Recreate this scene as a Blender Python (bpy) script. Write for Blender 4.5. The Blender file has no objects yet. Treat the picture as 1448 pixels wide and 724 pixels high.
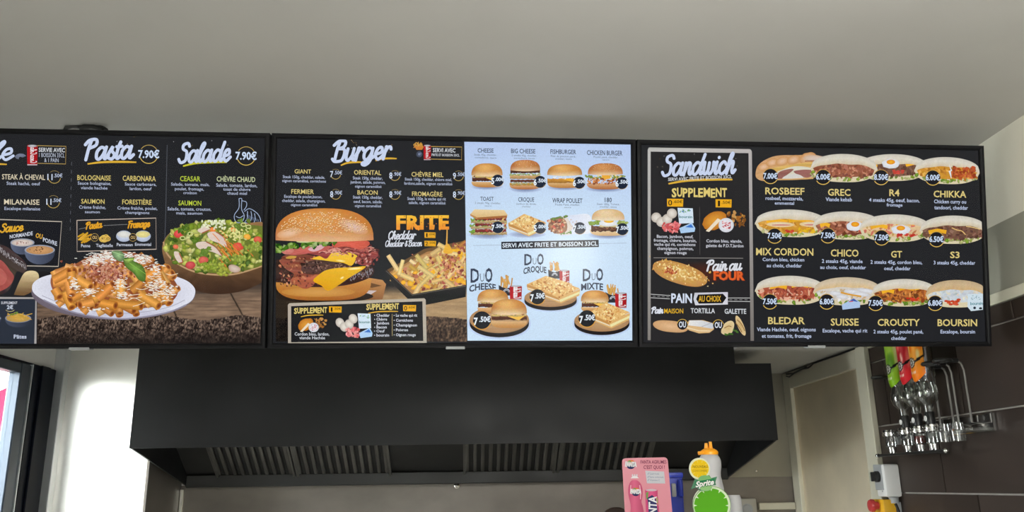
import bpy, bmesh, math, random
import numpy as np
from mathutils import Vector, Matrix, geometry
random.seed(7)
SC = bpy.context.scene
COL = SC.collection
# ------------------------------------------------------------------ camera
F_PX, YAW, PITCH, ROLL = 1191.01, 0.0534311, 0.2660563, -0.0154894
EYE = Vector((0, 0, 1.6))
cy_, sy_, cp_, sp_, cr_, sr_ = math.cos(YAW), math.sin(YAW), math.cos(PITCH), math.sin(PITCH), math.cos(ROLL), math.sin(ROLL)
FW = Vector((sy_*cp_, cy_*cp_, sp_))
R0 = Vector((cy_, -sy_, 0)); U0 = R0.cross(FW)
RT = cr_*R0 + sr_*U0
UP = -sr_*R0 + cr_*U0
cam = bpy.data.cameras.new('camera')
cam.sensor_fit = 'HORIZONTAL'; cam.sensor_width = 36.0
cam.lens = F_PX/1448*36.0; cam.clip_start = 0.05; cam.clip_end = 200
cam_ob = bpy.data.objects.new('camera', cam); COL.objects.link(cam_ob)
cam_ob.matrix_world = Matrix(((RT.x, UP.x, -FW.x, EYE.x), (RT.y, UP.y, -FW.y, EYE.y), (RT.z, UP.z, -FW.z, EYE.z), (0, 0, 0, 1)))
SC.camera = cam_ob
# ------------------------------------------------------------------ colour management, world, daylight
vs = SC.view_settings
vs.view_transform = 'Standard'; vs.look = 'None'; vs.exposure = 0.0; vs.gamma = 1.0; vs.use_curve_mapping = False
SKY = 38.0
world = bpy.data.worlds.new('sky'); SC.world = world; world.use_nodes = True
bg = world.node_tree.nodes['Background']
bg.inputs['Color'].default_value = (0.97, 0.98, 0.97, 1); bg.inputs['Strength'].default_value = SKY
def portal(name, loc, rot, sx, sy):
    l = bpy.data.lights.new(name, 'AREA'); l.shape = 'RECTANGLE'; l.size = sx; l.size_y = sy
    l.cycles.is_portal = True
    o = bpy.data.objects.new(name, l); COL.objects.link(o); o.location = loc; o.rotation_euler = rot
XL, XR, YB, YF = -1.96, 1.586, 4.136, -3.4      # the room: left, right, kitchen back and shop front
ZC = 2.6
portal('window_daylight', (XL-0.06, 3.38, 1.29), (0, -math.pi/2, 0), 1.7, 1.05)
portal('street_daylight', (.28, YF-0.06, 1.28), (math.pi/2, 0, 0), 2.35, 2.33)

def ray(x, y): return FW + RT*((x-724)/F_PX) - UP*((y-362)/F_PX)
def onX(x, y, X): d = ray(x, y); return EYE + d*(X/d.x)
def onY(x, y, Y): d = ray(x, y); return EYE + d*(Y/d.y)
def onZ(x, y, Z): d = ray(x, y); return EYE + d*((Z-EYE.z)/d.z)
def onP(x, y, p, n): d = ray(x, y); return EYE + d*((p-EYE).dot(n)/d.dot(n))
def lin(c):
    c = c/255.0
    return c/12.92 if c <= 0.04045 else ((c+0.055)/1.055)**2.4
def L(r, g, b): return (lin(r), lin(g), lin(b))
# ------------------------------------------------------------------ materials
def mat(name, col=(.5, .5, .5), rough=.5, metal=0.0, noise=0.0, scale=8.0, stretch=(1, 1, 1), rnoise=0.0, bump=0.0, coat=0.0, spec=0.5):
    m = bpy.data.materials.new(name); m.use_nodes = True
    nt = m.node_tree; b = nt.nodes['Principled BSDF']
    b.inputs['Base Color'].default_value = (*col, 1); b.inputs['Roughness'].default_value = rough; b.inputs['Metallic'].default_value = metal
    b.inputs['Coat Weight'].default_value = coat; b.inputs['Specular IOR Level'].default_value = spec
    if noise or rnoise or bump:
        tc = nt.nodes.new('ShaderNodeTexCoord'); mp = nt.nodes.new('ShaderNodeMapping'); mp.inputs['Scale'].default_value = stretch
        nz = nt.nodes.new('ShaderNodeTexNoise'); nz.inputs['Scale'].default_value = scale; nz.inputs['Detail'].default_value = 6
        nt.links.new(tc.outputs['Object'], mp.inputs[0]); nt.links.new(mp.outputs[0], nz.inputs['Vector'])
        if noise:
            r = nt.nodes.new('ShaderNodeMapRange'); r.inputs['From Min'].default_value = .3; r.inputs['From Max'].default_value = .7
            r.inputs['To Min'].default_value = 1-noise; r.inputs['To Max'].default_value = 1+noise
            mx = nt.nodes.new('ShaderNodeVectorMath'); mx.operation = 'SCALE'; mx.inputs[0].default_value = col
            nt.links.new(nz.outputs['Fac'], r.inputs['Value']); nt.links.new(r.outputs[0], mx.inputs['Scale']); nt.links.new(mx.outputs[0], b.inputs['Base Color'])
        if rnoise:
            r = nt.nodes.new('ShaderNodeMapRange'); r.inputs['From Min'].default_value = .35; r.inputs['From Max'].default_value = .68
            r.inputs['To Min'].default_value = max(0.02, rough-rnoise); r.inputs['To Max'].default_value = rough+rnoise
            nt.links.new(nz.outputs['Fac'], r.inputs['Value']); nt.links.new(r.outputs[0], b.inputs['Roughness'])
        if bump:
            bp = nt.nodes.new('ShaderNodeBump'); bp.inputs['Strength'].default_value = bump; bp.inputs['Distance'].default_value = 0.002
            nt.links.new(nz.outputs['Fac'], bp.inputs['Height']); nt.links.new(bp.outputs[0], b.inputs['Normal'])
    return m
def glass(name, tint=(.95, .97, .96), refl=.08, rough=.03):
    m = bpy.data.materials.new(name); m.use_nodes = True; nt = m.node_tree; nt.nodes.clear()
    o = nt.nodes.new('ShaderNodeOutputMaterial'); mx = nt.nodes.new('ShaderNodeMixShader')
    t = nt.nodes.new('ShaderNodeBsdfTransparent'); t.inputs[0].default_value = (*tint, 1)
    g = nt.nodes.new('ShaderNodeBsdfGlossy'); g.inputs['Roughness'].default_value = rough
    lw = nt.nodes.new('ShaderNodeLayerWeight'); lw.inputs['Blend'].default_value = .35
    mr = nt.nodes.new('ShaderNodeMapRange'); mr.inputs['To Min'].default_value = refl; mr.inputs['To Max'].default_value = min(1, refl*9)
    nt.links.new(lw.outputs['Facing'], mr.inputs['Value']); nt.links.new(mr.outputs[0], mx.inputs[0])
    nt.links.new(t.outputs[0], mx.inputs[1]); nt.links.new(g.outputs[0], mx.inputs[2]); nt.links.new(mx.outputs[0], o.inputs[0])
    return m
M = dict(
    plaster=mat('ceiling_plaster', (.49, .482, .458), .8, noise=.03, scale=3, bump=.15),
    cream=mat('cream_paint', (.93, .915, .80), .45, noise=.03, scale=4),
    greywall=mat('grey_green_wall', (.36, .36, .30), .6, noise=.05, scale=5),
    trimcream=mat('cream_trim', (.78, .76, .62), .4, noise=.03),
    whitewall=mat('white_paint', (.62, .61, .58), .6, noise=.04, scale=4),
    facadeA=mat('beige_render', (.16, .15, .135), .8, noise=.05, scale=1),
    facadeB=mat('grey_render', (.14, .137, .13), .8, noise=.05, scale=1),
    darkwall=mat('taupe_paint', (.16, .15, .14), .7, noise=.05),
    floor=mat('floor_tile', (.48, .46, .42), .4, noise=.1),
    tile=mat('brown_tile', (.036, .025, .020), .42, noise=.2, scale=7, rnoise=.06, spec=.35),
    grout=mat('pale_grout', (.36, .34, .31), .8, noise=.1, scale=40),
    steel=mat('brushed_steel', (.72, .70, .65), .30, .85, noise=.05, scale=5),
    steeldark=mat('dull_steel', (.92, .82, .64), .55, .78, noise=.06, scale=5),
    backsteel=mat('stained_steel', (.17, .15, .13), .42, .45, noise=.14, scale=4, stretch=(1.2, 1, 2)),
    beigesteel=mat('beige_steel', (.26, .24, .19), .45, .3, noise=.08, scale=6),
    frame_cream=mat('ivory_frame', (.60, .57, .46), .4, noise=.05, scale=6),
    hood=mat('black_enamel', (.0095, .0098, .0108), .42, 0, noise=.25, scale=3.5, rnoise=.08, spec=.3),
    hoodin=mat('greasy_black_metal', (.007, .0066, .006), .45, .0, noise=.3, scale=6, rnoise=.1),
    baffle=mat('dark_baffle_metal', (.17, .165, .155), .3, .85, noise=.2, scale=9),
    alu=mat('silver_aluminium', (.62, .64, .66), .35, .8),
    darkalu=mat('dark_window_aluminium', (.003, .0045, .009), .4, .0, noise=.1, spec=.05),
    greyalu=mat('grey_window_aluminium', (.035, .046, .062), .35, .4),
    boardframe=mat('black_snap_frame', (.010, .010, .0115), .5, .0, noise=.2, scale=12, spec=.12),
    blackplastic=mat('black_plastic', (.012, .012, .012), .4),
    chrome=mat('chrome', (.80, .80, .79), .10, 1.0),
    whiteplastic=mat('white_plastic', (.74, .74, .73), .42),
    greyplastic=mat('grey_plastic', (.34, .35, .36), .5),
    yellowplastic=mat('yellow_plastic', (.80, .44, .02), .42),
    orangeplastic=mat('orange_plastic', (.90, .36, .01), .35),
    redplastic=mat('red_plastic', (.50, .04, .04), .4),
    redclad=mat('red_cladding', (.16, .008, .025), 1.0, spec=.0),
    concrete=mat('pale_paving', (.22, .215, .20), .8, noise=.1),
    socket=mat('grey_socket', (.40, .38, .33), .5),
    blue=mat('blue_plastic', (.012, .03, .33), .32),
    cabinet=mat('cabinet_steel', (.30, .30, .30), .35, .9),
    brown=mat('brown_lid_plastic', (.045, .022, .015), .4),
    whitetub=mat('white_tub', (.44, .44, .45), .45),
    screw=mat('screw_steel', (.55, .52, .48), .22, 1.0),
    pane=glass('window_glass', (.93, .96, .97), .05, .01),
    cover=glass('poster_cover', (.97, .97, .97), .003, .16),
    bottleglass=glass('bottle_glass', (.80, .82, .78), .10, .04),
    clearplastic=glass('clear_plastic', (.84, .85, .84), .12, .08),
)
# ------------------------------------------------------------------ mesh helpers
class MB:
    def __init__(s): s.bm = bmesh.new()
    def box(s, a, b, bevel=0.0, seg=1):
        a, b = Vector(a), Vector(b); lo = Vector(map(min, a, b)); hi = Vector(map(max, a, b))
        r = bmesh.ops.create_cube(s.bm, size=1.0); d = hi-lo
        for v in r['verts']: v.co = Vector((lo[i]+(v.co[i]+.5)*d[i] for i in range(3)))
        if bevel:
            es = list({e for v in r['verts'] for e in v.link_edges})
            bmesh.ops.bevel(s.bm, geom=es, offset=bevel, segments=seg, affect='EDGES', profile=.6)
        return s
    def prism(s, pts, axis, a, b):
        """pts: outline in the two other axes (cyclic order), extruded along axis from a to b"""
        def mk(p, t):
            q = [0, 0, 0]; o = [i for i in range(3) if i != axis]; q[o[0]], q[o[1]], q[axis] = p[0], p[1], t; return s.bm.verts.new(q)
        A = [mk(p, a) for p in pts]; B = [mk(p, b) for p in pts]; n = len(pts)
        s.bm.faces.new(A); s.bm.faces.new(B[::-1])
        for i in range(n): s.bm.faces.new((A[i], B[i], B[(i+1) % n], A[(i+1) % n]))
        return s
    def quad(s, *p): s.bm.faces.new([s.bm.verts.new(q) for q in p]); return s
    def lathe(s, prof, o, axis=(0, 0, 1), n=20, cap=True):
        o = Vector(o); ax = Vector(axis).normalized(); t = ax.orthogonal().normalized(); w = ax.cross(t); rings = []
        for r, h in prof:
            rings.append([s.bm.verts.new(o+ax*h+(t*math.cos(2*math.pi*i/n)+w*math.sin(2*math.pi*i/n))*max(r, 1e-5)) for i in range(n)])
        for A, B in zip(rings, rings[1:]):
            for i in range(n): s.bm.faces.new((A[i], A[(i+1) % n], B[(i+1) % n], B[i]))
        if cap: s.bm.faces.new(rings[0][::-1]); s.bm.faces.new(rings[-1])
        return s
    def tube(s, pts, r, n=8):
        pts = [Vector(p) for p in pts]; rings = []; prev = None
        for i, p in enumerate(pts):
            d = (pts[min(i+1, len(pts)-1)]-pts[max(i-1, 0)]).normalized()
            if prev is None: t = d.orthogonal().normalized()
            else: t = (prev-d*prev.dot(d)).normalized()
            prev = t; w = d.cross(t); rr = r[i] if isinstance(r, (list, tuple)) else r
            rings.append([s.bm.verts.new(p+(t*math.cos(2*math.pi*k/n)+w*math.sin(2*math.pi*k/n))*rr) for k in range(n)])
        for A, B in zip(rings, rings[1:]):
            for k in range(n): s.bm.faces.new((A[k], A[(k+1) % n], B[(k+1) % n], B[k]))
        s.bm.faces.new(rings[0][::-1]); s.bm.faces.new(rings[-1])
        return s
    def sphere(s, o, r, sc=(1, 1, 1), n=12):
        q = bmesh.ops.create_uvsphere(s.bm, u_segments=n, v_segments=max(6, n//2+1), radius=r)
        for v in q['verts']: v.co = Vector(o)+Vector((v.co.x*sc[0], v.co.y*sc[1], v.co.z*sc[2]))
        return s
    def build(s, name, m, parent=None, smooth=False, org=None):
        bmesh.ops.recalc_face_normals(s.bm, faces=s.bm.faces)
        me = bpy.data.meshes.new(name); s.bm.to_mesh(me); s.bm.free(); me.materials.append(M[m] if isinstance(m, str) else m)
        if smooth:
            me.polygons.foreach_set('use_smooth', [True]*len(me.polygons))
            try: me.set_sharp_from_angle(angle=math.radians(38))
            except Exception: pass
        o = bpy.data.objects.new(name, me); COL.objects.link(o)
        root = parent
        if parent is not None:
            o.parent = parent; w = world_of(parent); o.matrix_parent_inverse = Matrix.Translation(-w)
        return o
def world_of(o):
    v = Vector(o.location)
    return v
def thing(name, loc, label, cat, group=None):
    o = bpy.data.objects.new(name, None); COL.objects.link(o); o.location = loc; o.empty_display_size = .05
    tag(o, label, cat, group); return o
def tag(o, label=None, cat=None, group=None, kind=None):
    if label: o['label'] = label
    if cat: o['category'] = cat
    if group: o['group'] = group
    if kind: o['kind'] = kind
    return o
def struct(o, label, cat): return tag(o, label, cat, None, 'structure')
# ------------------------------------------------------------------ the room
struct(MB().box((XL-.2, YF-.2, ZC), (XR+.2, YB+.2, ZC+.1)).build('ceiling', 'plaster'), 'pale grey plaster ceiling sloping away above the menu boards', 'ceiling')
struct(MB().box((XL-.2, YF-.2, -.1), (XR+.2, YB+.2, 0)).build('floor', 'floor'), 'pale tiled shop floor below the counter', 'floor')
# right wall: cream above, grey-green band, brown tiles with pale joints below
wr = struct(MB().box((XR+.004, YF, 0), (XR+.15, YB, ZC)).build('wall_right', 'grout'), 'right side wall, cream above and brown tiled below', 'wall')
MB().box((XR-.001, YF, 1.6+.735), (XR+.01, YB, ZC)).build('upper_paint', 'cream', wr)['label'] = 'bright cream painted upper wall'
MB().box((XR-.002, YF, 1.6+.535), (XR+.01, YB, 1.6+.735)).build('lower_band', 'greywall', wr)['label'] = 'grey green band'  # grey green strip, darker than the cream above it
MB().box((XR-.012, YF, 1.6+.503), (XR+.01, YB, 1.6+.535), .002).build('ledge', 'trimcream', wr)['label'] = 'pale cream ledge over the tiles'
G = .0028; TH, TW = .2445, .491
rows = [(.444, .689, 2.33), (.1985, .444, 2.649), (-.047, .1985, 2.827), (-.2925, -.047, 2.649), (-.538, -.2925, 2.827)]
tile_cache = {}
for z0, z1, y0 in rows:
    z1 = min(z1, .503)
    k = math.ceil((YB-y0)/TW)
    y = y0+k*TW
    while y > 0.6:
        a, b = y-TW+G, min(y-G, YB); y -= TW
        if b-a < .01: continue
        key = (round(b-a, 3), round(z1-z0, 3))
        if key not in tile_cache:
            o = MB().box((-.006, 0, 0), (.006, b-a, z1-z0-2*G), .0012).build('tile', 'tile', wr)
            o.location = (XR, a, 1.6+z0+G); tile_cache[key] = o
        else:
            o = tile_cache[key].copy(); COL.objects.link(o); o.location = (XR, a, 1.6+z0+G)
# left wall with the kitchen window
WY0, WY1, WZ0, WZ1 = 2.85, YB-.004, .45, 2.13
wl = MB()
wl.box((XL-.15, YF, 0), (XL, WY0, ZC))
wl.box((XL-.15, WY0, 0), (XL, YB, WZ0)).box((XL-.15, WY0, WZ1+.03), (XL, YB, ZC)).box((XL-.15, WY1, WZ0), (XL, YB, WZ1+.03))
struct(wl.build('wall_left', 'whitewall'), 'white side wall around the bright window on the left', 'wall')
w1 = thing('window_1', (XL, 3.0, WZ0), 'dark framed bright window at the left edge beside the steel wall', 'window'); w1['kind'] = 'structure'
Yf_ = 3.88; Yg = onX(20, 540, XL-.02).y
MB().box((XL-.06, Yf_, WZ0), (XL+.012, WY1, WZ1+.03), .004).box((XL-.04, Yf_+.06, WZ0), (XL+.022, Yf_+.14, WZ1+.03), .004).build('jamb', 'darkalu', w1)
MB().box((XL-.06, WY0, 1.6+.555), (XL+.012, Yf_, WZ1+.03), .004).build('head', 'darkalu', w1)
MB().box((XL-.06, WY0, WZ0), (XL+.012, Yf_, WZ0+.06), .004).build('sill_rail', 'darkalu', w1)
MB().box((XL-.06, WY0, WZ0), (XL+.012, WY0+.08, WZ1), .004).build('jamb', 'darkalu', w1)
MB().box((XL-.05, Yg, WZ0+.06), (XL+.004, Yf_-.004, 1.6+.553), .005).build('sash_stile', 'greyalu', w1)
MB().box((XL-.05, WY0+.08, 1.6+.508), (XL+.003, Yg, 1.6+.553), .004).build('sash_rail', 'greyalu', w1)
MB().box((XL-.006, Yf_-.006, WZ0+.06), (XL+.010, Yf_, 1.6+.556)).build('sealing_strip', 'alu', w1)['label'] = 'thin bright edge strip'
MB().box((XL-.03, WY0+.08, WZ0+.06), (XL-.024, Yg, 1.6+.508)).build('pane', 'pane', w1)
# kitchen back wall in stained steel sheets, front wall with shop window
struct(MB().box((XL-.15, YB, 0), (XR+.15, YB+.12, ZC)).build('wall_back', 'whitewall'), 'kitchen back wall behind the extractor hood', 'wall')
wb = bpy.data.objects['wall_back']
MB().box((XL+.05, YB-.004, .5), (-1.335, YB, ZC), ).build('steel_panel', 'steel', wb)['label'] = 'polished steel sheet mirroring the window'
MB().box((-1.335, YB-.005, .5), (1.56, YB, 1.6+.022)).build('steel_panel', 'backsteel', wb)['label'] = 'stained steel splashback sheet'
MB().box((1.2, YB-.012, 1.6+.022), (1.56, YB-.004, 1.6+.60), .001).build('steel_panel', 'beigesteel', wb)['label'] = 'beige sheet beside the hood'
struct(MB().box((XL, YB-.05, .3), (XL+.05, YB-.0, 1.6+.66), .003).build('trim_1', 'alu'), 'silver aluminium corner strip beside the dark window frame', 'trim')
wf = MB(); fx0, fx1, fz0, fz1 = -.9, 1.45, .12, 2.45
wf.box((XL, YF-.15, 0), (fx0, YF, ZC)).box((fx1, YF-.15, 0), (XR, YF, ZC)).box((fx0, YF-.15, 0), (fx1, YF, fz0)).box((fx0, YF-.15, fz1), (fx1, YF, ZC))
struct(wf.build('wall_front', 'whitewall'), 'street side wall behind the viewer with the shop front', 'wall')
w3 = thing('window_2', (0, YF, fz0), 'wide shop front window behind the viewer', 'window'); w3['kind'] = 'structure'
for a, b in ((fx0, fx0+.06), (.2, .26), (fx1-.06, fx1)): MB().box((a, YF-.1, fz0), (b, YF-.04, fz1), .004).build('mullion', 'darkalu', w3)
for a, b in ((fz0, fz0+.06), (fz1-.06, fz1)): MB().box((fx0+.06, YF-.1, a), (fx1-.06, YF-.04, b), .004).build('rail', 'darkalu', w3)
for a, b in ((fx0+.06, .2), (.26, fx1-.06)): MB().box((a, YF-.072, fz0+.06), (b, YF-.066, fz1-.06)).build('pane', 'pane', w3)
# the houses across the street, seen only as daylight through the shop front
for i, (a, b, h, m_) in enumerate(((-4.2, 5, 10.5, 'facadeB'), (5.1, 17, 8.5, 'facadeA'))):
    t = thing('street_house', ((a+b)/2, -15, -.1), 'plain '+('grey', 'tan')[i]+' house across the street behind the viewer', 'building')
    MB().box((a, -20, -.1), (b, -15, h)).build('house_wall', m_, t)
    for k_ in range(3):
        for z_ in (.9, 3.9, 6.4): MB().box((a+1.2+3*k_, -15.02, z_), (a+2.4+3*k_, -14.96, z_+1.5)).build('window', 'darkalu', t)
# unseen flat light panels, added behind the viewer as fill from the front
def lit(name, col, st):
    m = bpy.data.materials.new(name); m.use_nodes = True; b = m.node_tree.nodes['Principled BSDF']; b.inputs['Base Color'].default_value = (.8, .8, .8, 1); b.inputs['Emission Color'].default_value = (*col, 1); b.inputs['Emission Strength'].default_value = st; return m
M['diffuser'] = lit('lit_diffuser', (1, .96, .90), 4.0)
for i, (x, y) in enumerate(((-.6, -1.9), (.85, .0))):
    t = thing('fill_panel', (x, y, ZC), 'flat square fill light panel added on the unseen ceiling behind the viewer, '+('window side' if i == 0 else 'tiled wall side'), 'lamp', 'added fill light panels')
    MB().box((x-.31, y-.31, ZC-.03), (x+.31, y+.31, ZC), .004).build('frame', 'alu', t); MB().box((x-.29, y-.29, ZC-.034), (x+.29, y+.29, ZC-.029)).build('diffuser', 'diffuser', t)
# unseen hanging globe, added to brighten the ceiling and the right wall
t = thing('fill_globe', (.6, .5, ZC), 'round white fill light globe added out of view behind the viewer on the tiled wall side', 'lamp')
M['globe'] = lit('lit_globe', (1, .97, .90), 55.0)
MB().sphere((.6, .5, 2.0), .15, n=20).build('globe', 'globe', t, True); MB().tube([(.6, .5, 2.14), (.6, .5, ZC-.02)], .006, 6).build('cord', 'blackplastic', t); MB().lathe([(.05, -.025), (.05, 0)], (.6, .5, ZC), n=16).build('ceiling_rose', 'whiteplastic', t)
# lowered soffit over the right end of the kitchen
struct(MB().box((1.075, 2.8, 1.6+.518), (XR, YB, ZC)).build('ceiling_soffit', 'plaster'), 'lowered beige soffit right of the hood above the metal panel', 'ceiling')
# outside
struct(MB().box((-40, -40, -.14), (40, 40, -.1)).build('ground', 'concrete'), 'pale paving outside the windows', 'ground')
def far(x, y, z): d = ray(x, y); return EYE + d*((z-EYE.z)/d.z)
A, B = far(0, 552, 2.75), far(20, 543, 2.75); dv = (B-A).normalized(); nrm = Vector((-dv.y, dv.x, 0)) if (-dv.y*A.x+dv.x*A.y) > 0 else Vector((dv.y, -dv.x, 0))
rb = thing('shop_hut', (A.x, A.y, -.1), 'red clad building seen through the left window', 'building')
z = -.1
for k, (z0, z1) in enumerate(((-.1, .6), (.62, 1.4), (1.42, 2.1), (2.12, 2.75))):
    P = [A-dv*3, A+dv*1.6]; bm_ = MB()
    q = [Vector((p.x, p.y, 0)) for p in (P[0], P[1], P[1]+nrm*2, P[0]+nrm*2)]
    vs_ = [bm_.bm.verts.new((p.x, p.y, zz)) for zz in (z0, z1) for p in q]
    for f in ((0, 1, 2, 3), (7, 6, 5, 4), (0, 4, 5, 1), (1, 5, 6, 2), (2, 6, 7, 3), (3, 7, 4, 0)): bm_.bm.faces.new([vs_[i] for i in f])
    bm_.build('cladding_panel', 'redclad', rb)
# ------------------------------------------------------------------ metal panel on the right kitchen wall
mp = thing('wall_panel', (XR-.01, 3.7, 1.0), 'ivory framed metal sheet panel on the side wall left of the tiles', 'panel')
yA, yB_ = 3.235, 4.125
def XZ(x, y): p = onX(x, y, XR-.026); return p.y, p.z
MB().box((XR-.012, yA+.03, .6), (XR-.006, yB_, 1.6+.515)).build('sheet', 'steeldark', mp)['label'] = 'dull grey metal sheet'
MB().box((XR-.030, yA, .6), (XR-.006, yA+.085, 1.6+.515), .003).build('frame_post', 'frame_cream', mp)
MB().box((XR-.030, yB_-.085, .6), (XR-.006, yB_, 1.6+.515), .003).build('frame_post', 'frame_cream', mp)
MB().box((XR-.028, yA+.085, 1.6+.435), (XR-.006, yB_-.085, 1.6+.515), .003).build('frame_rail', 'frame_cream', mp)
# ------------------------------------------------------------------ extractor hood
HY, HB = 3.35, 4.12; HX0, HX1 = -1.29, 1.222; HZ = 1.6+.158
hd = thing('extractor_hood', (0, HB, HZ), 'wide black kitchen extractor hood with slotted filters under the menu boards', 'hood')
MB().prism([(HX0, HZ), (HX1, HZ), (HX1, 1.6+.462), (1.075, 1.6+.462), (1.075, ZC-.002), (HX0, ZC-.002)], 1, HY, HY+.012).build('front_panel', 'hood', hd)
MB().box((HX0, HY+.012, 1.6+.462), (1.075, HY+.6, ZC-.002)).build('upper_box', 'hood', hd)
MB().box((1.075, HY+.012, 1.6+.452), (HX1, HB, 1.6+.462)).build('top_sheet', 'hood', hd)
for x in (HX0, HX1-.008):
    MB().prism([(HY+.012, HZ), (HB-.03, 1.6+.012), (HB, 1.6+.012), (HB, 1.6+.455), (HY+.012, 1.6+.455)], 0, x, x+.008).build('side_panel', 'hood', hd)
# the filter plane rises from the low back edge to the upper front
FA, FB = Vector((0, 4.03, 1.6+.055)), Vector((0, 3.43, 1.6+.44)); FD = (FB-FA).normalized(); FN = Vector((0, FD.z, -FD.y)) if FD.z*-1-FD.y*-1 < 0 else Vector((0, -FD.z, FD.y))
FN = Vector((0, -FD.z, FD.y)); FN = FN if FN.z < 0 else -FN
def hs(x0, x1, t0, t1, w0, w1, name, m, par, smooth=False, bev=0):
    b = MB().box((x0, t0, w0), (x1, t1, w1), bev, 2)
    for v in b.bm.verts:
        c = v.co.copy(); p = FA+FD*c.y+FN*c.z; v.co = Vector((c.x, p.y, p.z))
    return b.build(name, m, par, smooth)
hs(HX0+.008, HX1-.008, -.02, .70, -.02, -.012, 'inner_sheet', 'hoodin', hd)
MB().box((HX0+.008, 4.02, 1.6+.012), (HX1-.008, HB, 1.6+.068), .004).build('gutter', 'hoodin', hd)
def fx(px): return onP(px, 655, FA, FN).x
for a, b in ((300, 414), (416, 552), (655, 786), (788, 919)):
    X0, X1 = fx(a), fx(b)
    fl = hs(X0, X1, .012, .60, -.011, -.006, 'filter', 'hoodin', hd); n = 10 if a == 300 else 12; p = (X1-X0)/n
    hs(X0, X0+.012, .008, .60, -.006, .008, 'filter_edge', 'baffle', fl); hs(X1-.012, X1, .008, .60, -.006, .008, 'filter_edge', 'baffle', fl)
    for k in range(n):
        hs(X0+p*(k+.28), X0+p*(k+.28)+p*.46, .03, .58, -.006, .010, 'baffle', 'baffle', fl, True, .004)
for px, py, X_ in ((180+330/2.967*0+285-180, 688, None),): pass
def screw(x, y, par, r=.009, Y=YB-.004):
    p = onY(x, y, Y); MB().lathe([(r*1.5, 0), (r*1.5, .002), (r, .004), (r*.6, .009), (0.0005, .010)], p, (0, -1, 0), 14).build('screw', 'screw', par, True)
screw(646, 687, wb); screw(1069, 666, wb, .008); screw(276, 688, wb, .004)
# steel side return left of the splashback
struct(MB().box((-1.345, 3.70, .6), (-1.335, YB-.005, 1.6+.45)).build('wall_side', 'backsteel'), 'narrow stained steel return wall under the left end of the hood', 'wall')
struct(MB().box((-1.335, YB-.022, .6), (-1.318, YB-.005, 1.6+.005), .003).build('trim_2', 'steel'), 'thin steel angle strip in the corner below the hood', 'trim')
# ------------------------------------------------------------------ menu boards: one tilted plane
ps, ta, ro = 0.03104081, 0.19506907, 0.00056974
BN = Vector((math.sin(ps)*math.cos(ta), -math.cos(ps)*math.cos(ta), -math.sin(ta)))
E1 = Vector((0, 0, 1)).cross(BN).normalized(); E1 = E1 if E1.x > 0 else -E1
E2 = BN.cross(E1); E2 = E2 if E2.z > 0 else -E2
E1, E2 = math.cos(ro)*E1+math.sin(ro)*E2, -math.sin(ro)*E1+math.cos(ro)*E2
BP = onY(650, 345, 2.25)
def B3(u, v, w): return BP+E1*u+E2*v+BN*w
PW = -.0085          # the printed sheets lie this far behind the frame's front
V0, V1, RW = -.2865, .3025, .0135
def bbox(b, u0, u1, v0, v1, w0, w1, bev=0):
    m = MB().box((u0, v0, w0), (u1, v1, w1), bev)
    for v in m.bm.verts: v.co = B3(*v.co)
    return m
def menu_board(u0, u1, label, latch_px):
    t = thing('menu_board', B3((u0+u1)/2, V0, -.03), label, 'menu board', 'backlit menu boards over the counter')
    prof = [(0, -.035), (0, -.001), (.0012, .0005), (.0075, .0012), (.0115, -.0008), (RW, -.004), (RW, -.0105), (.010, -.035)]
    cs = [(u0, V0), (u1, V0), (u1, V1), (u0, V1)]; ins = [(1, 1), (-1, 1), (-1, -1), (1, -1)]
    for k in range(4):
        m = MB(); A_ = []; B_ = []
        for d, w in prof:
            for lst, q in ((A_, k), (B_, (k+1) % 4)):
                lst.append(m.bm.verts.new(B3(cs[q][0]+ins[q][0]*d, cs[q][1]+ins[q][1]*d, w)))
        for i in range(len(prof)):
            j = (i+1) % len(prof); m.bm.faces.new((A_[i], B_[i], B_[j], A_[j]))
        m.bm.faces.new(A_); m.bm.faces.new(B_[::-1])
        m.build('frame_rail', 'boardframe', t)
    bbox(None, u0+.012, u1-.012, V0+.012, V1-.012, -.07, -.0125).build('light_box', 'blackplastic', t)
    bbox(None, u0+RW, u1-RW, V0+RW, V1-RW, -.0028, -.0022).build('cover_sheet', 'cover', t)
    if latch_px:
        p = onP(latch_px, 490, BP, BN)-BP; u = p.dot(E1)
        bbox(None, u-.026, u+.026, V0-.004, V0+.004, -.03, .0015, .001).build('latch', 'greyplastic', t)
    for f in (.2, .8):
        u = u0+(u1-u0)*f; bbox(None, u-.02, u+.02, -.05, .05, -.16, -.069, .002).build('mounting_bracket', 'blackplastic', t)
    return t
b1 = menu_board(-1.5455, -.5235, 'left menu board with pasta plate and salad bowl pictures', 112)
b2 = menu_board(-.5175, .4995, 'middle menu board with big burger and a white lit half', 644)
b3 = menu_board(.503, 1.5425, 'right menu board with rows of filled sandwiches', 1155)
tag(bbox(None, -1.9, 1.56, -.04, .04, -.24, -.16, .003).build('support_beam', 'steeldark'), 'square steel beam behind the menu boards', 'beam')
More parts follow.
